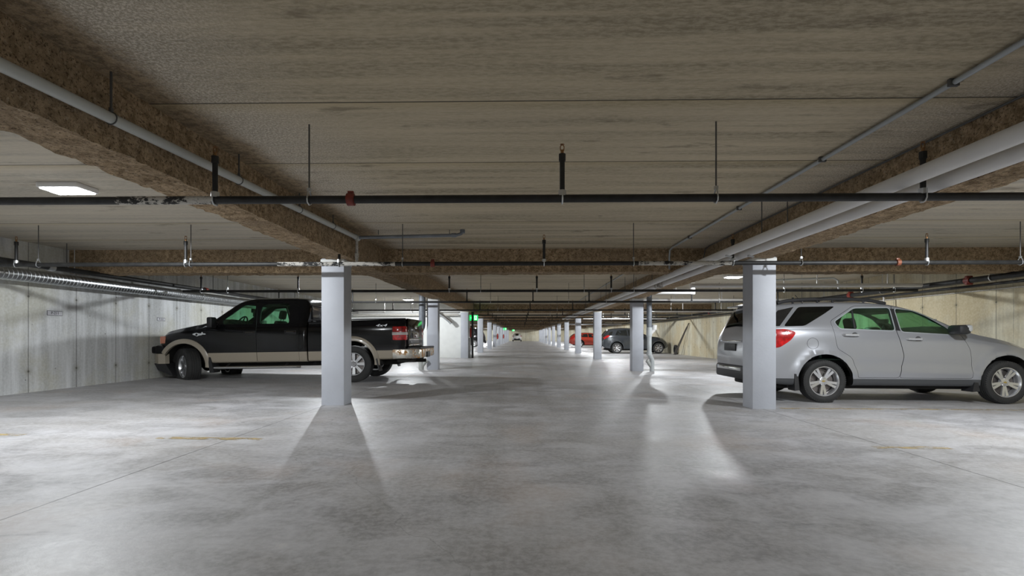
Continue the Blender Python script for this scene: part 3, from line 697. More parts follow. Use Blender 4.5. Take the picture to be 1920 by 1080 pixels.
def smooth_poly(P, n=4):                     # closed rounded outline
    P = list(P); m = len(P); out = []
    for i in range(m):
        a = P[i-1]; b = P[i]; c = P[(i+1) % m]
        da = math.dist(a, b); dc = math.dist(b, c); r = min(.05, da*.35, dc*.35)
        p = tuple(bb+(aa-bb)*r/da for aa, bb in zip(a, b)); q = tuple(bb+(cc-bb)*r/dc for cc, bb in zip(c, b))
        for k in range(n+1):
            t = k/n; out.append(tuple((1-t)**2*u+2*t*(1-t)*v+t*t*w for u, v, w in zip(p, b, q)))
    return out
def side_patch(sh, poly, off, th, sgn, name, m, parent, cuts=2, smooth=30):
    bm = bmesh.new(); vs = [bm.verts.new((p[0], 0, p[1])) for p in poly]; bm.faces.new(vs)
    bmesh.ops.triangulate(bm, faces=bm.faces[:])
    if cuts: bmesh.ops.subdivide_edges(bm, edges=bm.edges[:], cuts=cuts, use_grid_fill=True)
    bm.verts.ensure_lookup_table()
    for v in bm.verts: v.co.y = sgn*(sh.ys(v.co.x, v.co.z)+off)
    geom = bmesh.ops.extrude_face_region(bm, geom=bm.faces[:])
    for v in [g for g in geom['geom'] if isinstance(g, bmesh.types.BMVert)]: v.co.y -= sgn*th
    q = MB(); q.bm(bm); return q.build(name, m, parent, smooth=smooth)
def shrink(poly, d):
    cx = sum(p[0] for p in poly)/len(poly); out = []; n = len(poly)
    area = sum(poly[i][0]*poly[(i+1) % n][1]-poly[(i+1) % n][0]*poly[i][1] for i in range(n))
    sg = 1 if area > 0 else -1
    for i in range(n):
        a = Vector(poly[i-1]); b = Vector(poly[i]); c = Vector(poly[(i+1) % n])
        e1 = (b-a).normalized(); e2 = (c-b).normalized()
        n1 = Vector((-e1.y, e1.x))*sg; n2 = Vector((-e2.y, e2.x))*sg; nn = (n1+n2)
        if nn.length < 1e-5: nn = n1
        nn.normalize(); k = d/max(.4, nn.dot(n1)); out.append((b.x+nn.x*k, b.y+nn.y*k))
    return out
def strip_along(sh, pts, w, off, th, sgn, name, m, parent):      # a raised ribbon following a side-view path
    vs = []; f = []; pts = [Vector(p) for p in pts]
    for i, p in enumerate(pts):
        d = (pts[min(i+1, len(pts)-1)]-pts[max(0, i-1)]).normalized(); nn = Vector((-d.y, d.x))*w/2
        for q in (p-nn, p+nn):
            y = sh.ys(q.x, q.y)
            vs += [(q.x, sgn*(y+off), q.y), (q.x, sgn*(y+off-th), q.y)]
    for i in range(len(pts)-1):
        a = i*4; b = a+4
        f += [(a, b, b+2, a+2), (a+1, a+3, b+3, b+1), (a, a+1, b+1, b), (a+2, b+2, b+3, a+3)]
    f += [(0, 2, 3, 1), (len(vs)-4, len(vs)-3, len(vs)-1, len(vs)-2)]
    return MB().add(vs, f).build(name, m, parent)
def wheel(root, x, y, z, r, wd, rr, n, sgn, style='pair', steer=0, detail=True, cap=None):
    M = Matrix.Rotation(steer, 4, 'Z')
    o = None
    t = wd/2; pr = [(-t*.80, rr), (-t*.97, rr+.03), (-t, rr+(r-rr)*.5), (-t*.96, r-.03), (-t*.82, r-.006)]
    if detail:
        for g in (-.5, -.17, .17, .5): pr += [(t*(g-.06), r), (t*(g-.055), r-.01), (t*(g+.055), r-.01), (t*(g+.06), r)]
    pr += [(t*.82, r-.006), (t*.96, r-.03), (t, rr+(r-rr)*.5), (t*.97, rr+.03), (t*.80, rr)]
    ns = 48 if detail else 24
    q = MB().lathe(pr, ns, M, True)
    if detail:
        for k in range(60):
            a = 2*PI*k/60
            for sd in (-1, 1):
                c = Matrix.Rotation(a, 4, 'Y'); b = MB().box((r-.022, min(sd*t*.62, sd*t*.93), -.009), (r-.007, max(sd*t*.62, sd*t*.93), .009))
                q.add([M @ (c @ Vector(v)) for v in b.v], b.f)
    o = q.build('wheel', M_tyre, root, smooth=40); o.location = (x, y, z)
    # rim: outer face towards sgn
    q = MB(); F = t*.72*sgn; D = -.05*sgn
    q.lathe([(F+.012*sgn, rr+.012), (F+.012*sgn, rr-.004), (F-.01*sgn, rr-.016), (F+D, rr-.03), (-F, rr-.03), (-F, rr+.012)], ns, M, False)
    def spoke(a0, w0, w1, r0=.05, r1=None):
        r1 = r1 or rr-.012; c = Matrix.Rotation(a0, 4, 'Y'); ya, yb = F+D*.55, F-.004*sgn
        P = [(r0, ya-.03*sgn, -w0), (r0, ya, -w0), (r0, ya, w0), (r0, ya-.03*sgn, w0), (r1, yb-.035*sgn, -w1), (r1, yb-.008*sgn, -w1), (r1, yb-.008*sgn, w1), (r1, yb-.035*sgn, w1)]
        P.insert(0, None); P = P[1:]
        vs = [M @ (c @ Vector(p)) for p in P]
        q.add(vs, [(0, 1, 2, 3), (7, 6, 5, 4), (1, 5, 6, 2), (0, 4, 5, 1), (2, 6, 7, 3), (3, 7, 4, 0)])
    for k in range(n):
        a = 2*PI*k/n + PI/2
        if style == 'pair': spoke(a+.15, .017, .021, .055); spoke(a-.15, .017, .021, .055)
        elif style == 'wide': spoke(a, .026, .034)
        else: spoke(a, .016, .022)
    q.lathe([(F+D*.9, 0), (F+D*.3, .001), (F+D*.3, .03), (F+D*.5, .065), (F+D*1.2, .075)], 20, M)
    if detail:
        for k in range(5 if n == 5 else 6):
            a = 2*PI*(k+.5)/5+PI/2; c = Matrix.Rotation(a, 4, 'Y')
            b = MB().tube([(.058, F+D*.6, 0), (.058, F+D*.28, 0)], .009, 6)
            if style == 'pair': q.add([M @ (c @ Vector(v)) for v in b.v], b.f)
    rim = q.build('rim', M_alloy, o, smooth=30)
    MB().lathe([(F+D*1.9, .03), (F+D*1.9, rr-.04), (F+D*2.3, rr-.04), (F+D*2.3, .03)], 24, M, True).build('brake_disc', M_disc, o)
    MB().lathe([(-F*.6, .0), (-F*.6, rr-.03), (-F*.7, rr-.03), (-F*.7, 0)], 24, M, False).build('inner_hub', M_well, o)
    if cap == 'disc':
        MB().lathe([(F+D*.3, 0), (F+D*.05, .01), (F+D*.02, .05), (F+D*.2, .06), (F+D*.5, .062)], 24, M).build('hub_cap', mat('hub_cap_grey', (.3, .3, .31), .3, .7), o)
    if cap == 'gold':
        c = [(-.026, -.008), (-.01, -.008), (-.008, -.014), (.012, -.014), (.01, -.008), (.026, -.008), (.022, .008), (.008, .008), (.006, .014), (-.014, .014), (-.012, .008), (-.03, .008)]
        MB().prism(c, F+D*.3-.001, F+D*.3+.004*sgn).build('hub_badge', mat('gold_badge', (.6, .45, .15), .3, .8), o)
    return o
def seat(x, y, z, root, wdt=.5, rest=True):
    q = MB().box((x-.05, y-wdt/2, z), (x+.5, y+wdt/2, z+.16), .05)
    b = MB().box((x-.10, y-wdt/2+.02, z+.1), (x+.02, y+wdt/2-.02, z+.66), .05)
    R = Matrix.Translation((x, y, z)) @ Matrix.Rotation(-.22, 4, 'Y') @ Matrix.Translation((-x, -y, -z))
    q.add([R @ Vector(v) for v in b.v], b.f)
    o = q.build('seat', M_int, root)
    b = MB().box((x-.09, y-.13, z+.70), (x+.0, y+.13, z+.90), .04).tube([(x-.05, y-.06, z+.6), (x-.05, y-.06, z+.72)], .008, 6).tube([(x-.05, y+.06, z+.6), (x-.05, y+.06, z+.72)], .008, 6)
    MB().add([R @ Vector(v) for v in b.v], b.f).build('headrest', M_int, o)
def steering(x, y, z, root, r=.19):
    M = Matrix.Translation((x, y, z)) @ Matrix.Rotation(-.45, 4, 'Y')
    ring = [M @ Vector((0, r*math.cos(a*PI/12), r*math.sin(a*PI/12))) for a in range(25)]
    q = MB().tube(ring, .016, 8, False)
    for a in (PI*.5, -PI*.15, PI*1.15): q.tube([M @ Vector((0, 0, 0)), M @ Vector((0, r*math.cos(a), r*math.sin(a)))], .014, 6)
    q.tube([M @ Vector((-.02, 0, 0)), M @ Vector((.25, 0, -.05))], .04, 10); q.build('steering_wheel', M_int, root)
def top_glass(sh, x0, x1, wf, name, m, root, nx=10, ny=10, off=.003):
    vs = []; f = []
    for i in range(nx+1):
        x = x0+(x1-x0)*i/nx; w = wf(x)
        for j in range(ny+1):
            y = -w+2*w*j/ny; vs.append((x, y, sh.ztop(x, y)+off))
    n = len(vs); vs += [(a, b, c-.006) for a, b, c in vs]
    for i in range(nx):
        for j in range(ny):
            a = i*(ny+1)+j; f += [(a, a+1, a+ny+2, a+ny+1), (a+n, a+ny+1+n, a+ny+2+n, a+1+n)]
    for i in range(nx):
        for j in (0, ny): a = i*(ny+1)+j; b = a+ny+1; f.append((a, b, b+n, a+n))
    for j in range(ny):
        for i in (0, nx): a = i*(ny+1)+j; b = a+1; f.append((a, a+n, b+n, b))
    return MB().add(vs, f).build(name, m, root)
def car_body(sh, xs, root, body_m, cab, hubs, arch_r, wins, doors, ws=None, rw=None, floor_z=.42, arch_z=None):
    """loft the shell, hollow the cabin, cut arches and windows, separate the doors"""
    body = sh.loft(xs).build('body', body_m, root)
    def inset(x, P):
        zt = sh.zt(x); return [(y*.93 if z < sh.zs(x) else max(0, y-.05), min(max(z, floor_z), zt-.045+0.0*z)) if z < zt else (max(0, y-.05)*.9 if y else 0, zt-.04) for y, z in P]
    boolean(body, cutter(sh.loft(frange(cab[0], cab[1], .12), inset), M_int))
    for (hx, hz) in hubs:
        w = sh.w(hx)
        for sg in (-1, 1):
            a, b = sorted((sg*(w-.34), sg*(w+.25)))
            P = [(arch_r*math.cos(t*PI/24)+hx, arch_r*math.sin(t*PI/24)*1.0+hz) for t in range(-4, 29)]
            P = [(x, z) for x, z in P]; P = [(P[0][0]-.0, sh.zb(hx)-.2)] + P + [(P[-1][0], sh.zb(hx)-.2)]
            boolean(body, cutter(MB().prism(P, a, b), M_well))
    for wpoly in wins:
        boolean(body, cutter(MB().prism(smooth_poly(wpoly), -1.3, 1.3), M_plas))
    for g in (ws, rw):
        if g:
            x0, x1 = g; P = []
            for i in range(9):
                x = x0+(x1-x0)*i/8; P.append((x, sh.ztop(x, 0)+.12))
            for i in range(8, -1, -1):
                x = x0+(x1-x0)*i/8; P.append((x, sh.ztop(x, 0)-.16))
            wy = min(sh.wt(x0), sh.wt(x1))*.93-.06
            boolean(body, cutter(MB().prism(P, -wy, wy), M_plas))
    door_objs = []
    for dp in doors:
        dps = smooth_poly(dp, 3)
        for sg in (-1, 1):
            a, b = sorted((sg*.52, sg*1.3))
            d = body.copy(); d.data = body.data.copy(); C.objects.link(d)
            boolean(d, cutter(MB().prism(shrink(dps, .0045), a, b), M_plas), 'INTERSECT'); finish(d, 'door'); door_objs.append(d)
            boolean(body, cutter(MB().prism(dps, a, b), M_plas))
    finish(body, 'body')
    return body, door_objs

# ---- silver crossover (hub of the rear wheel is the local origin, +x forward)
def arch_bump(hubs, R, amt, sg=.05):
    def f(x, z):
        v = 0
        for hx, hz in hubs:
            r = math.hypot(x-hx, (z-hz)); 
            if r > R-.03: v = max(v, amt*math.exp(-((r-R-.02)/sg)**2) if r > R+.02 else amt)
        return v
    return f
def silver_car():
    D = 8.13; hubX = 4.83; wb = 2.857; cy = D + .93 + .09
    zr, zf = fz(hubX), fz(hubX+wb)
    root = thing('car', 'silver crossover parked nose to the right wall behind the first right column', 'car', (hubX, cy, zr)); root.rotation_euler = (0, math.atan((zr-zf)/wb), 0)
    hubs = [(0, .34), (wb, .34)]
    sh = Shape(zb=[(-1.12, .50), (-1.0, .34), (-.5, .27), (0, .27), (2.8, .26), (3.4, .25), (3.7, .35)],
        zs=[(-1.12, .80), (-1.05, 1.0), (-.9, 1.17), (-.3, 1.185), (.5, 1.165), (1.1, 1.13), (2.05, 1.07), (2.4, 1.0), (2.9, .92), (3.3, .84), (3.6, .66), (3.7, .58)],
        zt=[(-1.12, .86), (-1.08, 1.05), (-.99, 1.26), (-.86, 1.50), (-.78, 1.575), (-.5, 1.60), (0, 1.625), (.6, 1.628), (1.14, 1.60), (1.6, 1.51), (1.98, 1.345), (2.32, 1.18), (2.55, 1.105), (2.85, 1.04), (3.12, .97), (3.4, .86), (3.6, .72), (3.7, .62)],
        w=[(-1.12, .60), (-1.08, .72), (-1.0, .82), (-.85, .885), (-.5, .915), (0, .92), (1.2, .925), (2.85, .92), (3.2, .88), (3.5, .76), (3.7, .55)],
        wt=[(-1.12, .50), (-1.0, .60), (-.8, .66), (0, .69), (1, .69), (1.6, .67), (2.05, .70), (2.35, .76), (2.8, .78), (3.3, .70), (3.7, .42)],
        bump=arch_bump(hubs, .44, .028, .075))
    base_b = sh.bump
    def b2(x, z):
        v = base_b(x, z)
        if .35 < x < 2.45: v += .012*math.exp(-((z-.50)/.04)**2) - .012*math.exp(-((z-.60)/.06)**2)
        return v
    sh.bump = b2
    pm = two_tone('silver_paint', (.37, .38, .41), (.06, .063, .068), .385, .3, .8, .45, .55)
    xs = frange(-1.12, -.9, .02)[:-1] + frange(-.9, 3.3, .035)[:-1] + frange(3.3, 3.7, .04)
    A = lambda P: [(x+(4.83+x)*r/8.13, z+(z-1.04)*r/8.13) for x, z in P for r in (max(0, .05+(z-1.17)*.53) if z > 1.10 else (z-.9)*.25 if z > .9 else 0,)]
    wq = [(-.66, 1.215), (-.43, 1.525), (.14, 1.535), (-.02, 1.42), (-.33, 1.225)]
    wr = [(.13, 1.29), (.43, 1.505), (1.00, 1.515), (1.10, 1.155), (.22, 1.185)]
    wfp = [(1.09, 1.505), (1.40, 1.475), (1.66, 1.385), (1.98, 1.21), (2.04, 1.095), (1.20, 1.14)]
    rd = [(.06, 1.30), (.42, 1.545), (1.03, 1.555), (1.13, 1.13), (1.24, .75), (1.17, .40), (.52, .40), (.50, .50), (.42, .72), (.20, .86), (.17, .95)]
    fd = [(1.03, 1.555), (1.42, 1.515), (1.70, 1.42), (2.06, 1.22), (2.14, 1.08), (2.28, .86), (2.32, .40), (1.17, .40), (1.24, .75), (1.13, 1.13)]
    wq, wr, wfp, rd, fd = A(wq), A(wr), A(wfp), A(rd), A(fd)
    body, doors = car_body(sh, xs, root, pm, (-.62, 2.1), hubs, .435, [wq, shrink(wr, .0), wfp], [rd, fd], ws=(1.62, 2.24), rw=(-1.02, -.86))
    for sg in (-1, 1):
        side_patch(sh, shrink(smooth_poly(wq), -.012), -.006, .006, sg, 'quarter_window', M_glassD, body)
        for d, wp, gm in ((doors[(0 if sg < 0 else 1)], wr, M_glassG), (doors[2+(0 if sg < 0 else 1)], wfp, M_glassG)):
            side_patch(sh, shrink(smooth_poly(wp), -.012), -.012, .005, sg, 'window_glass', gm, d)
            P = smooth_poly(wp); P = P+[P[0]]
            strip_along(sh, shrink(P[:-1], -.006)+[shrink(P[:-1], -.006)[0]], .014, .004, .012, sg, 'window_trim', M_conduit, d)
        side_patch(sh, A([(-.93, 1.215), (-.86, 1.32), (-.74, 1.47), (-.50, 1.525), (-.72, 1.22)]), .003, .01, sg, 'rear_corner_glass', M_glassD2, body, 3)
        # pillar covers and quarter divider
        side_patch(sh, A([(1.01, 1.505), (1.085, 1.50), (1.195, 1.15), (1.105, 1.16)]), .002, .008, sg, 'pillar_cover', M_plas, body, 1)
        side_patch(sh, A([(.40, 1.47), (.425, 1.47), (.475, 1.19), (.445, 1.19)]), -.004, .01, sg, 'window_divider', M_plas, doors[(0 if sg < 0 else 1)], 0)
        # handles
        for d, hx, hz in ((doors[(0 if sg < 0 else 1)], .29, 1.085), (doors[2+(0 if sg < 0 else 1)], 1.28, 1.025)):
            y = sg*(sh.ys(hx+.1, hz))
            MB().tube([(hx, y, hz), (hx+.02, y+sg*.035, hz), (hx+.12, y+sg*.045, hz-.004), (hx+.21, y+sg*.038, hz-.002), (hx+.25, y, hz-.01)], [.014, .017, .017, .022, .02], 10).build('handle', mat('silver_handle', (.66, .67, .69), .2, .5, coat=1), d)
            MB().lathe([(-.004, .0), (-.004, .045), (.002, .05), (.003, .0)], 20, Matrix.Translation((hx+.19, y, hz-.008))).build('handle_cup', M_alloyd, d)
        # fuel door outline, tail lamp, mirror, mudflaps, roof rail
        if sg < 0:
            strip_along(sh, [(-.19+.088*math.cos(a*PI/16), .945+.088*math.sin(a*PI/16)) for a in range(33)], .005, .0015, .004, sg, 'fuel_door_seam', M_plas, body)
            MB().tube([(-.20, sg*.62, 1.60), (-.31, sg*.60, 1.74)], .004, 6).tube([(-.19, sg*.62, 1.585), (-.205, sg*.618, 1.61)], .012, 8).build('antenna', M_plas, body)
        tl = smooth_poly([(-.97, 1.13), (-.84, 1.165), (-.61, 1.175), (-.44, 1.125), (-.53, 1.0), (-.71, .875), (-1.0, .87)])
        lamp = side_patch(sh, tl, .012, .03, sg, 'tail_lamp', M_redl, body, 3)
        MB().lathe([(-.006, 0), (-.006, .045), (.006, .04), (.008, 0)], 20, Matrix.Translation((-.80, sg*(sh.ys(-.80, 1.08)+.014), 1.08))).build('reverse_lens', M_whl, lamp)
        y = sg*sh.ys(2.02, 1.10)
        mirror = MB().box((1.94, min(y, y+sg*.26), 1.10), (2.13, max(y, y+sg*.26), 1.245), .045).build('mirror', pm, doors[2+(0 if sg < 0 else 1)])
        mirror.data.materials.clear(); mirror.data.materials.append(M_plas)
        MB().box((2.05, min(y+sg*.08, y+sg*.265), 1.135), (2.145, max(y+sg*.08, y+sg*.265), 1.25), .035).build('mirror_cap', mat('silver_cap', (.50, .51, .53), .25, .3, coat=1), mirror)
        for fx, zt_, lab in ((-.46, .46, 'rear'), (2.36, .34, 'front')):
            y0, y1 = sorted((sg*.72, sg*.935))
            MB().prism([(fx-.03, zt_), (fx+.03, zt_), (fx+.055, .20), (fx-.06 if lab == 'front' else fx-.02, .19)], y0, y1).build('mudflap', M_plas, body)
        rail = [(-.60, sg*.60, 1.60), (-.45, sg*.60, 1.64), (-.05, sg*.61, 1.672), (.55, sg*.61, 1.677), (.92, sg*.605, 1.65), (1.16, sg*.60, 1.605)]
        q = MB().tube(catmull(rail, 4), .028, 8)
        for x in (-.35, .05, .30, .80): q.tube([(x, sg*.607, 1.58), (x, sg*.607, 1.70)], .016, 6)
        q.build('roof_rail', M_plas, body)
    # rear face: tailgate glass, bumper insert, plate, badge
    top_glass(sh, -1.0, -.865, lambda x: .60, 'rear_glass', M_glassD, body)
    top_glass(sh, 1.61, 2.25, lambda x: .60+(x-1.61)*.1, 'windscreen', M_glassG, body)
    MB().box((-1.155, -.60, .33), (-1.0, .60, .56), .04).build('rear_bumper_insert', M_plas, body)
    MB().box((-1.165, -.5, .47), (-1.13, .5, .53), .012).build('bumper_step', M_chrome, body)
    MB().box((-1.14, -.24, .80), (-1.11, .24, .93), .01).build('plate_recess', M_plas, body)
    MB().box((-.95, -.60, 1.575), (-.72, .60, 1.61), .015).build('roof_spoiler', pm, body)
    for k in range(7): MB().box((-1.125+.012*abs(k-3)*0, -.18+.06*k-.015, .975), (-1.095, -.18+.06*k+.015, 1.0), .004) 
    # chrome strip on tailgate
    MB().box((-1.135, -.42, .955), (-1.09, .42, .985), .008).build('tailgate_strip', M_chrome, body)
    MB().tube([(-1.12, -.62, .30), (-.75, -.62, .30)], .035, 12).build('exhaust_tip', M_chrome, body)
    # underside and cabin
    MB().box((-.8, -.62, .20), (3.2, .62, .30), .03).build('underbody', M_well, root)
    for y in (-.37, .37): seat(.95, y, .50, root)
    for y in (-.42, 0, .42): seat(.05, y, .52, root, .42)
    MB().box((1.72, -.74, .55), (2.1, .74, 1.07), .06).build('dashboard', M_int, root)
    steering(1.50, .37, 1.02, root)
    q = MB().box((1.52, -.14, 1.30), (1.56, .14, 1.37), .015).tube([(1.54, -.02, 1.30), (1.54, -.02, 1.27), (1.54, -.02, 1.20)], .004, 5).build('rear_view_mirror', M_int, root)
    MB().tube([(1.54, -.02, 1.25), (1.54, -.02, 1.20), (1.54, -.02, 1.14)], [.012, .03, .015], 8).build('hanging_charm', M_int, q)
    for hx in (0, wb):
        for sg in (-1, 1): wheel(root, hx, sg*.815, .342, .342, .225, .232, 5, sg, 'pair', 0, True, 'gold' if sg < 0 else None)
silver_car()

def pickup():
    hubX = -3.66; wb = 3.72; W2 = .98; cy = 11.10 + W2
    zr, zf = fz(hubX), fz(hubX-wb)
    root = thing('pickup_truck', 'black pickup truck with tan lower trim parked nose to the left wall', 'truck', (hubX, cy, zr), PI)
    root.rotation_mode = 'XYZ'; root.rotation_euler = (0, math.atan((zf-zr)/wb), PI)
    hubs = [(0, .40), (wb, .40)]
    sh = Shape(zb=[(1.02, .46), (4.0, .46), (4.45, .60)],
        zs=[(1.02, 1.28), (3.1, 1.28), (3.4, 1.20), (4.1, 1.10), (4.35, 1.02), (4.47, .90)],
        zt=[(1.02, 1.70), (1.06, 1.80), (1.16, 1.875), (1.5, 1.895), (2.2, 1.895), (2.52, 1.845), (2.88, 1.64), (3.20, 1.42), (3.34, 1.36), (3.65, 1.30), (4.1, 1.21), (4.30, 1.15), (4.42, 1.05), (4.47, .98)],
        w=[(1.02, .95), (1.08, .972), (1.3, .98), (3.9, .98), (4.12, .955), (4.25, .89), (4.36, .80), (4.43, .68), (4.47, .55)],
        wt=[(1.02, .68), (1.1, .72), (2.2, .73), (2.8, .76), (3.2, .80), (3.4, .83), (4.15, .80), (4.35, .64), (4.47, .42)], crown=.03)
    blk = two_tone('black_over_tan_paint', (.007, .007, .008), (.36, .315, .25), .69, .14, .2, 0, .3, .28)
    wf_ = [(2.88, 1.315), (2.92, 1.42), (2.50, 1.735), (2.22, 1.755), (2.20, 1.315)]
    wr_ = [(2.07, 1.315), (2.10, 1.70), (1.96, 1.755), (1.50, 1.755), (1.45, 1.70), (1.42, 1.315)]
    fd = [(3.22, 1.24), (3.20, 1.35), (2.56, 1.805), (2.20, 1.815), (2.13, 1.25), (2.11, .475), (3.19, .475)]
    rd = [(2.20, 1.815), (1.36, 1.815), (1.24, 1.70), (1.18, 1.25), (1.18, .475), (2.11, .475), (2.13, 1.25)]
    xs = frange(1.02, 1.2, .03)[:-1] + frange(1.2, 4.2, .06)[:-1] + frange(4.2, 4.47, .03)
    body, doors = car_body(sh, xs, root, blk, (1.10, 3.1), [(wb, .42)], .50, [wf_, wr_], [fd, rd], ws=(2.62, 3.18), floor_z=.60)
    # rear window opening is a flat face: frame + pane
    MB().box((1.008, -.60, 1.36), (1.02, .60, 1.70), .01).build('rear_glass', mat('glass_with_reflection', (.26, .27, .31), .10, coat=1), body)  # glass lightened to grey: reflected lights put into its base colour
    q = MB()
    for a, b in (((1.0, -.64, 1.34), (1.022, .64, 1.362)), ((1.0, -.64, 1.70), (1.022, .64, 1.722)), ((1.0, -.64, 1.34), (1.022, -.615, 1.72)), ((1.0, .615, 1.34), (1.022, .64, 1.72))): q.box(a, b, .003)
    q.build('rear_window_frame', M_plas, body)
    top_glass(sh, 2.61, 3.20, lambda x: .64+(x-2.61)*.08, 'windscreen', M_glassG, body)
    bsh = Shape(zb=[(-1.15, .49), (.95, .47)], zs=[(-1.15, 1.30), (.98, 1.275)], zt=[(-1.15, 1.375), (.98, 1.35)],
        w=[(-1.15, .945), (-1.10, .965), (-.9, .98), (.98, .98)], wt=[(-1.15, .90), (.98, .93)], crown=0)
    bed = bsh.loft(frange(-1.15, -.9, .05)[:-1] + frange(-.9, .98, .06)).build('cargo_bed', blk, root)
    boolean(bed, cutter(MB().box((-1.09, -.80, .75), (.93, .80, 1.6)), M_int))
    for sg in (-1, 1):
        a, b = sorted((sg*.62, sg*1.2))
        P = [(.50*math.cos(t*PI/24), .42+.50*math.sin(t*PI/24)) for t in range(-4, 29)]; P = [(P[0][0], .2)]+P+[(P[-1][0], .2)]
        boolean(bed, cutter(MB().prism(P, a, b), M_well))
    finish(bed, 'cargo_bed')
    MB().box((-1.05, -.78, .72), (.9, .78, .76)).build('bed_floor', M_int, bed)
    q = MB()
    for sg in (-1, 1):
        a, b = sorted((sg*.80, sg*.945)); q.box((-1.14, a, 1.366), (.97, b, 1.39), .008)
    q.build('rail_cap', M_plas, bed)
    tg = MB().box((-1.185, -.78, .74), (-1.13, .78, 1.385), .015)
    tg = tg.build('tailgate', M_blk, root)
    MB().box((-1.20, -.12, 1.16), (-1.18, .12, 1.24), .015).build('tailgate_handle', M_chrome, tg)
    MB().lathe([(0, 0), (0, .10), (-.012, .085), (-.016, 0)], 24, Matrix.Translation((-1.186, 0, 1.02)) @ Matrix.Rotation(-PI/2, 4, 'Z') @ Matrix.Scale(.5, 4, Vector((0, 0, 1)))).build('tailgate_badge', M_chrome, tg)
    MB().box((-1.20, -.74, .76), (-1.183, .74, .82), .005).box((-1.20, -.74, .90), (-1.183, .74, .94), .005).build('tailgate_trim', M_chrome, tg)
    rust = NB('rusty_chrome_bumper'); rn = rust.noise(7, 6, rough=.7); mk = rust.ramp(rn, .48, .58)
    rust.L(rust.mix(mk, (.72, .70, .64), (.42, .20, .05)), rust.b.inputs['Base Color']); rust.L(rust.ramp(mk, 0, 1, .75, .05), rust.b.inputs['Metallic']); rust.L(rust.ramp(mk, 0, 1, .25, .8), rust.b.inputs['Roughness'])
    P = []
    bmp = MB().box((-1.46, -.92, .50), (-1.20, .92, .72), .04)
    for sg in (-1, 1):
        a, b = sorted((sg*.90, sg*.985)); bmp.box((-1.34, a, .50), (-.86, b, .715), .03)
    bmp = bmp.build('rear_bumper', rust.m, root)
    MB().box((-1.47, -.86, .70), (-1.17, .86, .745), .015).build('bumper_step_pad', M_plas, bmp)
    MB().box((-1.49, -.16, .50), (-1.44, .16, .63), .01).build('licence_plate_recess', M_plas, bmp)
    MB().box((-1.42, -.04, .38), (-.8, .04, .46), .01).tube([(-1.3, -.35, .40), (-.9, -.35, .42)], .03, 10).box((-1.2, -.9, .42), (-.95, .9, .48), .02).build('tow_hitch', M_well, bmp)
    # lamps, flares, trims on both sides
    for sg in (-1, 1):
        a, b = sorted((sg*.80, sg*.985))
        lamp = MB().box((-1.175, a, .905), (-.87, b, 1.21), .022).build('tail_lamp', M_redl, bed)
        a2, b2 = sorted((sg*.79, sg*.989)); MB().box((-1.181, a2, 1.02), (-.868, b2, 1.085), .008).build('reverse_lens', M_whl, lamp)
        a, b = sorted((sg*.50, sg*.76))
        hl = MB().box((4.20, a, .90), (4.425, b, 1.05), .03).build('headlamp', M_whl, body)
        a, b = sorted((sg*.78, sg*.935)); MB().box((4.16, a, .91), (4.29, b, 1.08), .025).build('marker_lens', M_amb, hl)
        for s_, hx, nm in ((sh, wb, body), (bsh, 0, bed)):
            pts = [(hx+.545*math.cos(t*PI/30), .43+.55*math.sin(t*PI/30)) for t in range(-1 if hx == 0 else 5, 32)]
            vs = []; f = []
            for (x, z) in pts:
                d = Vector((x-hx, z-.43)).normalized()
                for rr_, yo in ((-.075, -.02), (-.07, .035), (-.02, .038), (.03, .012), (.035, -.02)):
                    X_, Z_ = x+d.x*rr_, z+d.y*rr_; yy = s_.ys(min(max(X_, -1.1), 4.3), max(Z_, .5)) if s_ is bsh else s_.ys(min(X_, 4.0), max(Z_, .5))
                    vs.append((X_, sg*(yy+yo), Z_))
            for i in range(len(pts)-1):
                for k in range(5): f.append((i*5+k, (i+1)*5+k, (i+1)*5+(k+1) % 5, i*5+(k+1) % 5))
            f += [tuple(range(5)), tuple(range(len(vs)-5, len(vs)))]
            fl = MB().add(vs, f).build('wheel_flare', M_tan, nm, smooth=40); fl['label'] = 'tan wheel arch flare'
        for d, wp, gm in ((doors[0 if sg < 0 else 1], wf_, M_glassG), (doors[2 if sg < 0 else 3], wr_, M_glassG)):
            side_patch(sh, shrink(smooth_poly(wp), -.012), -.012, .005, sg, 'window_glass', gm, d)
        for d, hx in ((doors[0 if sg < 0 else 1], 2.14), (doors[2 if sg < 0 else 3], 1.24)):
            y = sg*sh.ys(hx, 1.11); a, b = sorted((y-sg*.01, y+sg*.006))
            MB().box((hx, a, 1.07), (hx+.26, b, 1.165), .004).build('handle_recess', M_plas, d)
            MB().tube([(hx+.02, y, 1.135), (hx+.04, y+sg*.035, 1.13), (hx+.20, y+sg*.035, 1.13), (hx+.22, y, 1.135)], .013, 8).build('handle', mat('dark_chrome', (.3, .3, .31), .15, 1), d)
        y = sg*sh.ys(2.95, 1.33)
        mr = MB().box((2.72, min(y+sg*.10, y+sg*.30), 1.27), (2.84, max(y+sg*.10, y+sg*.30), 1.50), .03).box((2.76, min(y-sg*.02, y+sg*.14), 1.33), (2.86, max(y-sg*.02, y+sg*.14), 1.38), .01)
        mr.v = [(x+.24, yy, z-.03) for x, yy, z in mr.v]
        mr.build('mirror', M_plas, doors[0 if sg < 0 else 1])
        # badge with a winged W plate
        y = sg*(sh.ys(3.35, 1.12)+.003)
        B = [(3.24, 1.095), (3.30, 1.10), (3.33, 1.085), (3.38, 1.08), (3.43, 1.06), (3.48, 1.085), (3.52, 1.095), (3.53, 1.115), (3.49, 1.13), (3.44, 1.14), (3.38, 1.125), (3.34, 1.125), (3.315, 1.16), (3.29, 1.125), (3.24, 1.12)]
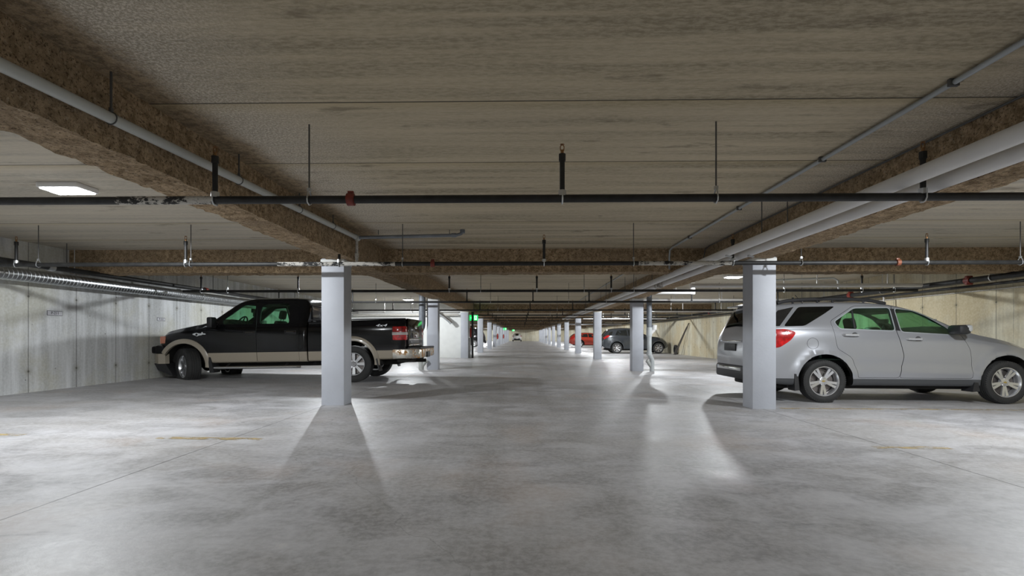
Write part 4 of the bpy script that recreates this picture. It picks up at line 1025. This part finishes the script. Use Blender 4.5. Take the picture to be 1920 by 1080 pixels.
        bd = MB().prism([(x, z) for x, z in B], min(y, y+sg*.01), max(y, y+sg*.01)).build('side_badge', M_chrome, body); bd['label'] = 'chrome winged fender badge'
        MB().tube([(3.44, y+sg*.0, 1.10), (3.44, y+sg*.014, 1.10)], .024, 12).build('badge_seal', M_plas, bd)
        t = text_mesh('4x4', .13, 'decal', mat('decal_silver', (.55, .56, .58), .3, .3), bed, (-.62, sg*(bsh.ys(-.6, 1.22)+.001), 1.235), (PI/2, 0, PI if sg > 0 else 0), .0015, .35); t.scale = (1.25, .62, 1); t['label'] = 'silver slanted 4x4 decal'
        # step bar, mudflaps, rocker
        MB().tube([(3.08, sg*.93, .36), (3.04, sg*1.0, .365), (1.22, sg*1.0, .365), (1.18, sg*.93, .36)], .030, 12).build('step_bar', M_chrome, root)
        for x in (2.8, 1.5): MB().tube([(x, sg*.8, .46), (x, sg*.98, .37)], .018, 8).build('step_bracket', M_well, root)
        for fx, z1 in ((3.14, .60), (-.50, .72)):
            y0, y1 = sorted((sg*.74, sg*.985))
            MB().prism([(fx, z1), (fx+.05, z1), (fx+.0+(.02 if fx > 0 else -.06), .26), (fx-.08, .26 if fx > 0 else .24)], y0, y1).build('mudflap', M_plas, root)
    # front bumper, grille, hood line
    fb = MB()
    pts = [(4.17, .93), (4.30, .965), (4.42, .90), (4.54, .70), (4.60, .35), (4.61, 0)]
    pts = pts + [(x, -y) for x, y in pts[-2::-1]]
    vs = []; f = []
    for (x, y) in pts:
        for dx, z in ((0, .47), (.015, .50), (.02, .66), (0, .69), (-.10, .69), (-.10, .47)): vs.append((x+dx if y == 0 or abs(y) < .9 else x+dx*.3, y*(1-(.09 if dx < -.05 else 0)), z))
    for i in range(len(pts)-1):
        for k in range(6): f.append((i*6+k, (i+1)*6+k, (i+1)*6+(k+1) % 6, i*6+(k+1) % 6))
    f += [tuple(range(6)), tuple(range(len(vs)-6, len(vs)))]
    fbo = MB().add(vs, f).build('front_bumper', M_tan, root); fbo['label'] = 'tan painted front bumper'
    MB().box((4.30, -.86, .69), (4.56, .86, .86), .05).build('bumper_top', M_blk, fbo)
    for sg in (-1, 1):
        a, b = sorted((sg*.70, sg*.955)); MB().box((4.17, a, .68), (4.40, b, .88), .05).build('bumper_shoulder', M_blk, fbo)
        MB().prism([(4.42, .48), (4.18, .48), (4.00, .20), (4.08, .22), (4.34, .33)], min(sg*.5, sg*.93), max(sg*.5, sg*.93)).build('air_dam', M_plas, fbo)
    MB().box((4.44, -.58, .86), (4.52, .58, 1.09), .02).build('grille', M_chrome, body)
    MB().box((-.9, -.55, .36), (4.2, .55, .50), .03).build('frame_rails', M_well, root)
    for x in (0, wb): MB().tube([(x, -.8, .40), (x, .8, .40)], .05, 10).tube([(x, -.14, .40), (x, .14, .40)], .15, 12).build('axle', M_well, root)
    for y in (-.42, .42): seat(2.0, y, .75, root, .55)
    seat(1.22, 0, .75, root, 1.4); 
    for y in (-.45, .45): MB().box((1.13, y-.13, 1.42), (1.22, y+.13, 1.58), .03).build('headrest', M_int, root)
    MB().box((2.75, -.8, .8), (3.15, .8, 1.31), .06).build('dashboard', M_int, root)
    steering(2.74, .42, 1.33, root)
    q = MB().box((2.62, -.15, 1.60), (2.67, .15, 1.70), .02).box((2.63, -.02, 1.52), (2.69, .03, 1.60), .01).build('rear_view_mirror', M_int, root)
    for hx in (0, wb):
        for sg in (-1, 1): wheel(root, hx, sg*.845, .40, .40, .27, .245, 8 if hx == 0 else 6, sg, 'wide', math.radians(-37) if hx else 0, True, 'disc')
    return root
pickup()

# ---- far, simpler cars: same construction, fewer pieces
def small_car(label, loc, rz, paint, zbelt=1.0, hs=1.0, ls=1.0, roof=1.55, rails=False, glass=None, spokes=7):
    wb = 2.53*ls; root = thing('car', label, 'car', loc, rz)
    q = lambda T, k=hs: [(x*ls, z*k) for x, z in T]
    hubs = [(0, .34), (wb, .34)]
    sh = Shape(zb=q([(-.92, .48), (-.7, .32), (0, .26), (2.6, .26), (3.0, .3), (3.2, .42)]), zs=q([(-.92, .72), (-.7, .98), (-.3, 1.08), (.6, 1.03), (1.8, .98), (2.4, .93), (2.9, .78), (3.2, .56)]),
        zt=q([(-.92, .78), (-.84, 1.0), (-.66, 1.26), (-.42, 1.46), (-.1, 1.52), (.5, 1.55), (1.0, 1.52), (1.35, 1.40), (1.85, 1.12), (2.1, 1.04), (2.6, .99), (2.95, .88), (3.15, .70), (3.2, .62)]),
        w=q([(-.92, .62), (-.85, .74), (-.6, .85), (0, .88), (2.5, .88), (2.9, .80), (3.1, .66), (3.2, .5)], 1), wt=q([(-.92, .5), (-.5, .58), (.3, .64), (1.2, .62), (1.9, .70), (2.6, .70), (3.2, .4)], 1), bump=arch_bump(hubs, .42, .03, .08))
    body = sh.loft(frange(-.92*ls, 3.2*ls, .07)).build('body', paint, root)
    for hx, hz in hubs:
        for sg in (-1, 1):
            a, b = sorted((sg*.6, sg*1.2)); P = [(hx+.40*math.cos(t*PI/16), hz+.40*math.sin(t*PI/16)) for t in range(-2, 19)]; P = [(P[0][0], 0)]+P+[(P[-1][0], 0)]
            boolean(body, cutter(MB().prism(P, a, b), M_well))
    finish(body, 'body')
    for sg in (-1, 1):
        wps = ([(-.10, 1.12), (.05, 1.40), (.62, 1.45), (.66, 1.08)], [(.72, 1.08), (.68, 1.45), (1.05, 1.42), (1.65, 1.08), (1.68, 1.03)], [(-.5, 1.14), (-.42, 1.30), (-.22, 1.36), (-.30, 1.14)])
        for wp in wps: side_patch(sh, [(x*ls, z*hs) for x, z in wp], .004, .01, sg, 'window', glass or mat('far_car_glass', (.012, .014, .014), .08, coat=1), body, 1)
        side_patch(sh, [(-.82*ls, .98*hs), (-.62*ls, 1.10*hs), (-.42*ls, 1.12*hs), (-.5*ls, 1.02*hs), (-.78*ls, .86*hs)], .015, .03, sg, 'tail_lamp', M_redl, body, 1)
        for x in (.68, 1.72, -.12): strip_along(sh, [(x*ls, 1.02*hs), (x*ls+.02, .7), (x*ls, .36)], .012, .001, .004, sg, 'door_seam', M_plas, body)
        MB().box((1.50*ls, min(sg*.82, sg*.98), .99*hs), (1.62*ls, max(sg*.82, sg*.98), 1.1*hs), .03).build('mirror', M_plas, body)
        if rails: MB().tube([(-.3, sg*.55, 1.52*hs), (-.1, sg*.55, 1.59*hs), (.8, sg*.55, 1.6*hs), (1.0, sg*.55, 1.53*hs)], .015, 6).build('roof_rail', M_plas, body)
    top_glass(sh, -.80*ls, -.48*ls, lambda x: .5, 'rear_glass', M_glassD, body, 4, 4, .006)
    top_glass(sh, 1.15*ls, 1.88*ls, lambda x: .54, 'windscreen', M_glassD, body, 4, 4, .006)
    MB().box((-.97*ls, -.55, .34), (-.86*ls, .55, .60), .04).build('rear_bumper', M_plas, body)
    MB().box((-.975*ls, -.25, .52), (-.95*ls, .25, .63), .005).build('licence_plate', M_whl, body)
    MB().box((-.6, -.6, .18), (2.9*ls, .6, .3), .02).build('underbody', M_well, root)
    for hx in (0, wb):
        for sg in (-1, 1): wheel(root, hx, sg*.775, .33, .33, .21, .225, spokes, sg, 'thin', 0, False)
    return root
small_car('small dark grey crossover parked nose to the right wall beyond the second right column', (5.88, 32.35, fz(5.9)), 0, mat('dark_grey_paint', (.05, .056, .064), .2, .3, coat=1))
small_car('red hatchback parked in the right bays farther than the dark grey one', (5.6, 49.4, fz(5.6)), 0, mat('red_paint', (.42, .035, .015), .2, coat=1), hs=.88, ls=1.12)
small_car('black car seen as a sliver behind the lobby corner on the left', (-4.25, 47.2, fz(-4.2)), PI, M_blk, hs=1.12, ls=1.05, rails=True)
small_car('white car seen from behind at the far end of the aisle', (-.78, 98.0, 0), PI/2, mat('white_paint', (.75, .76, .76), .25, coat=1))
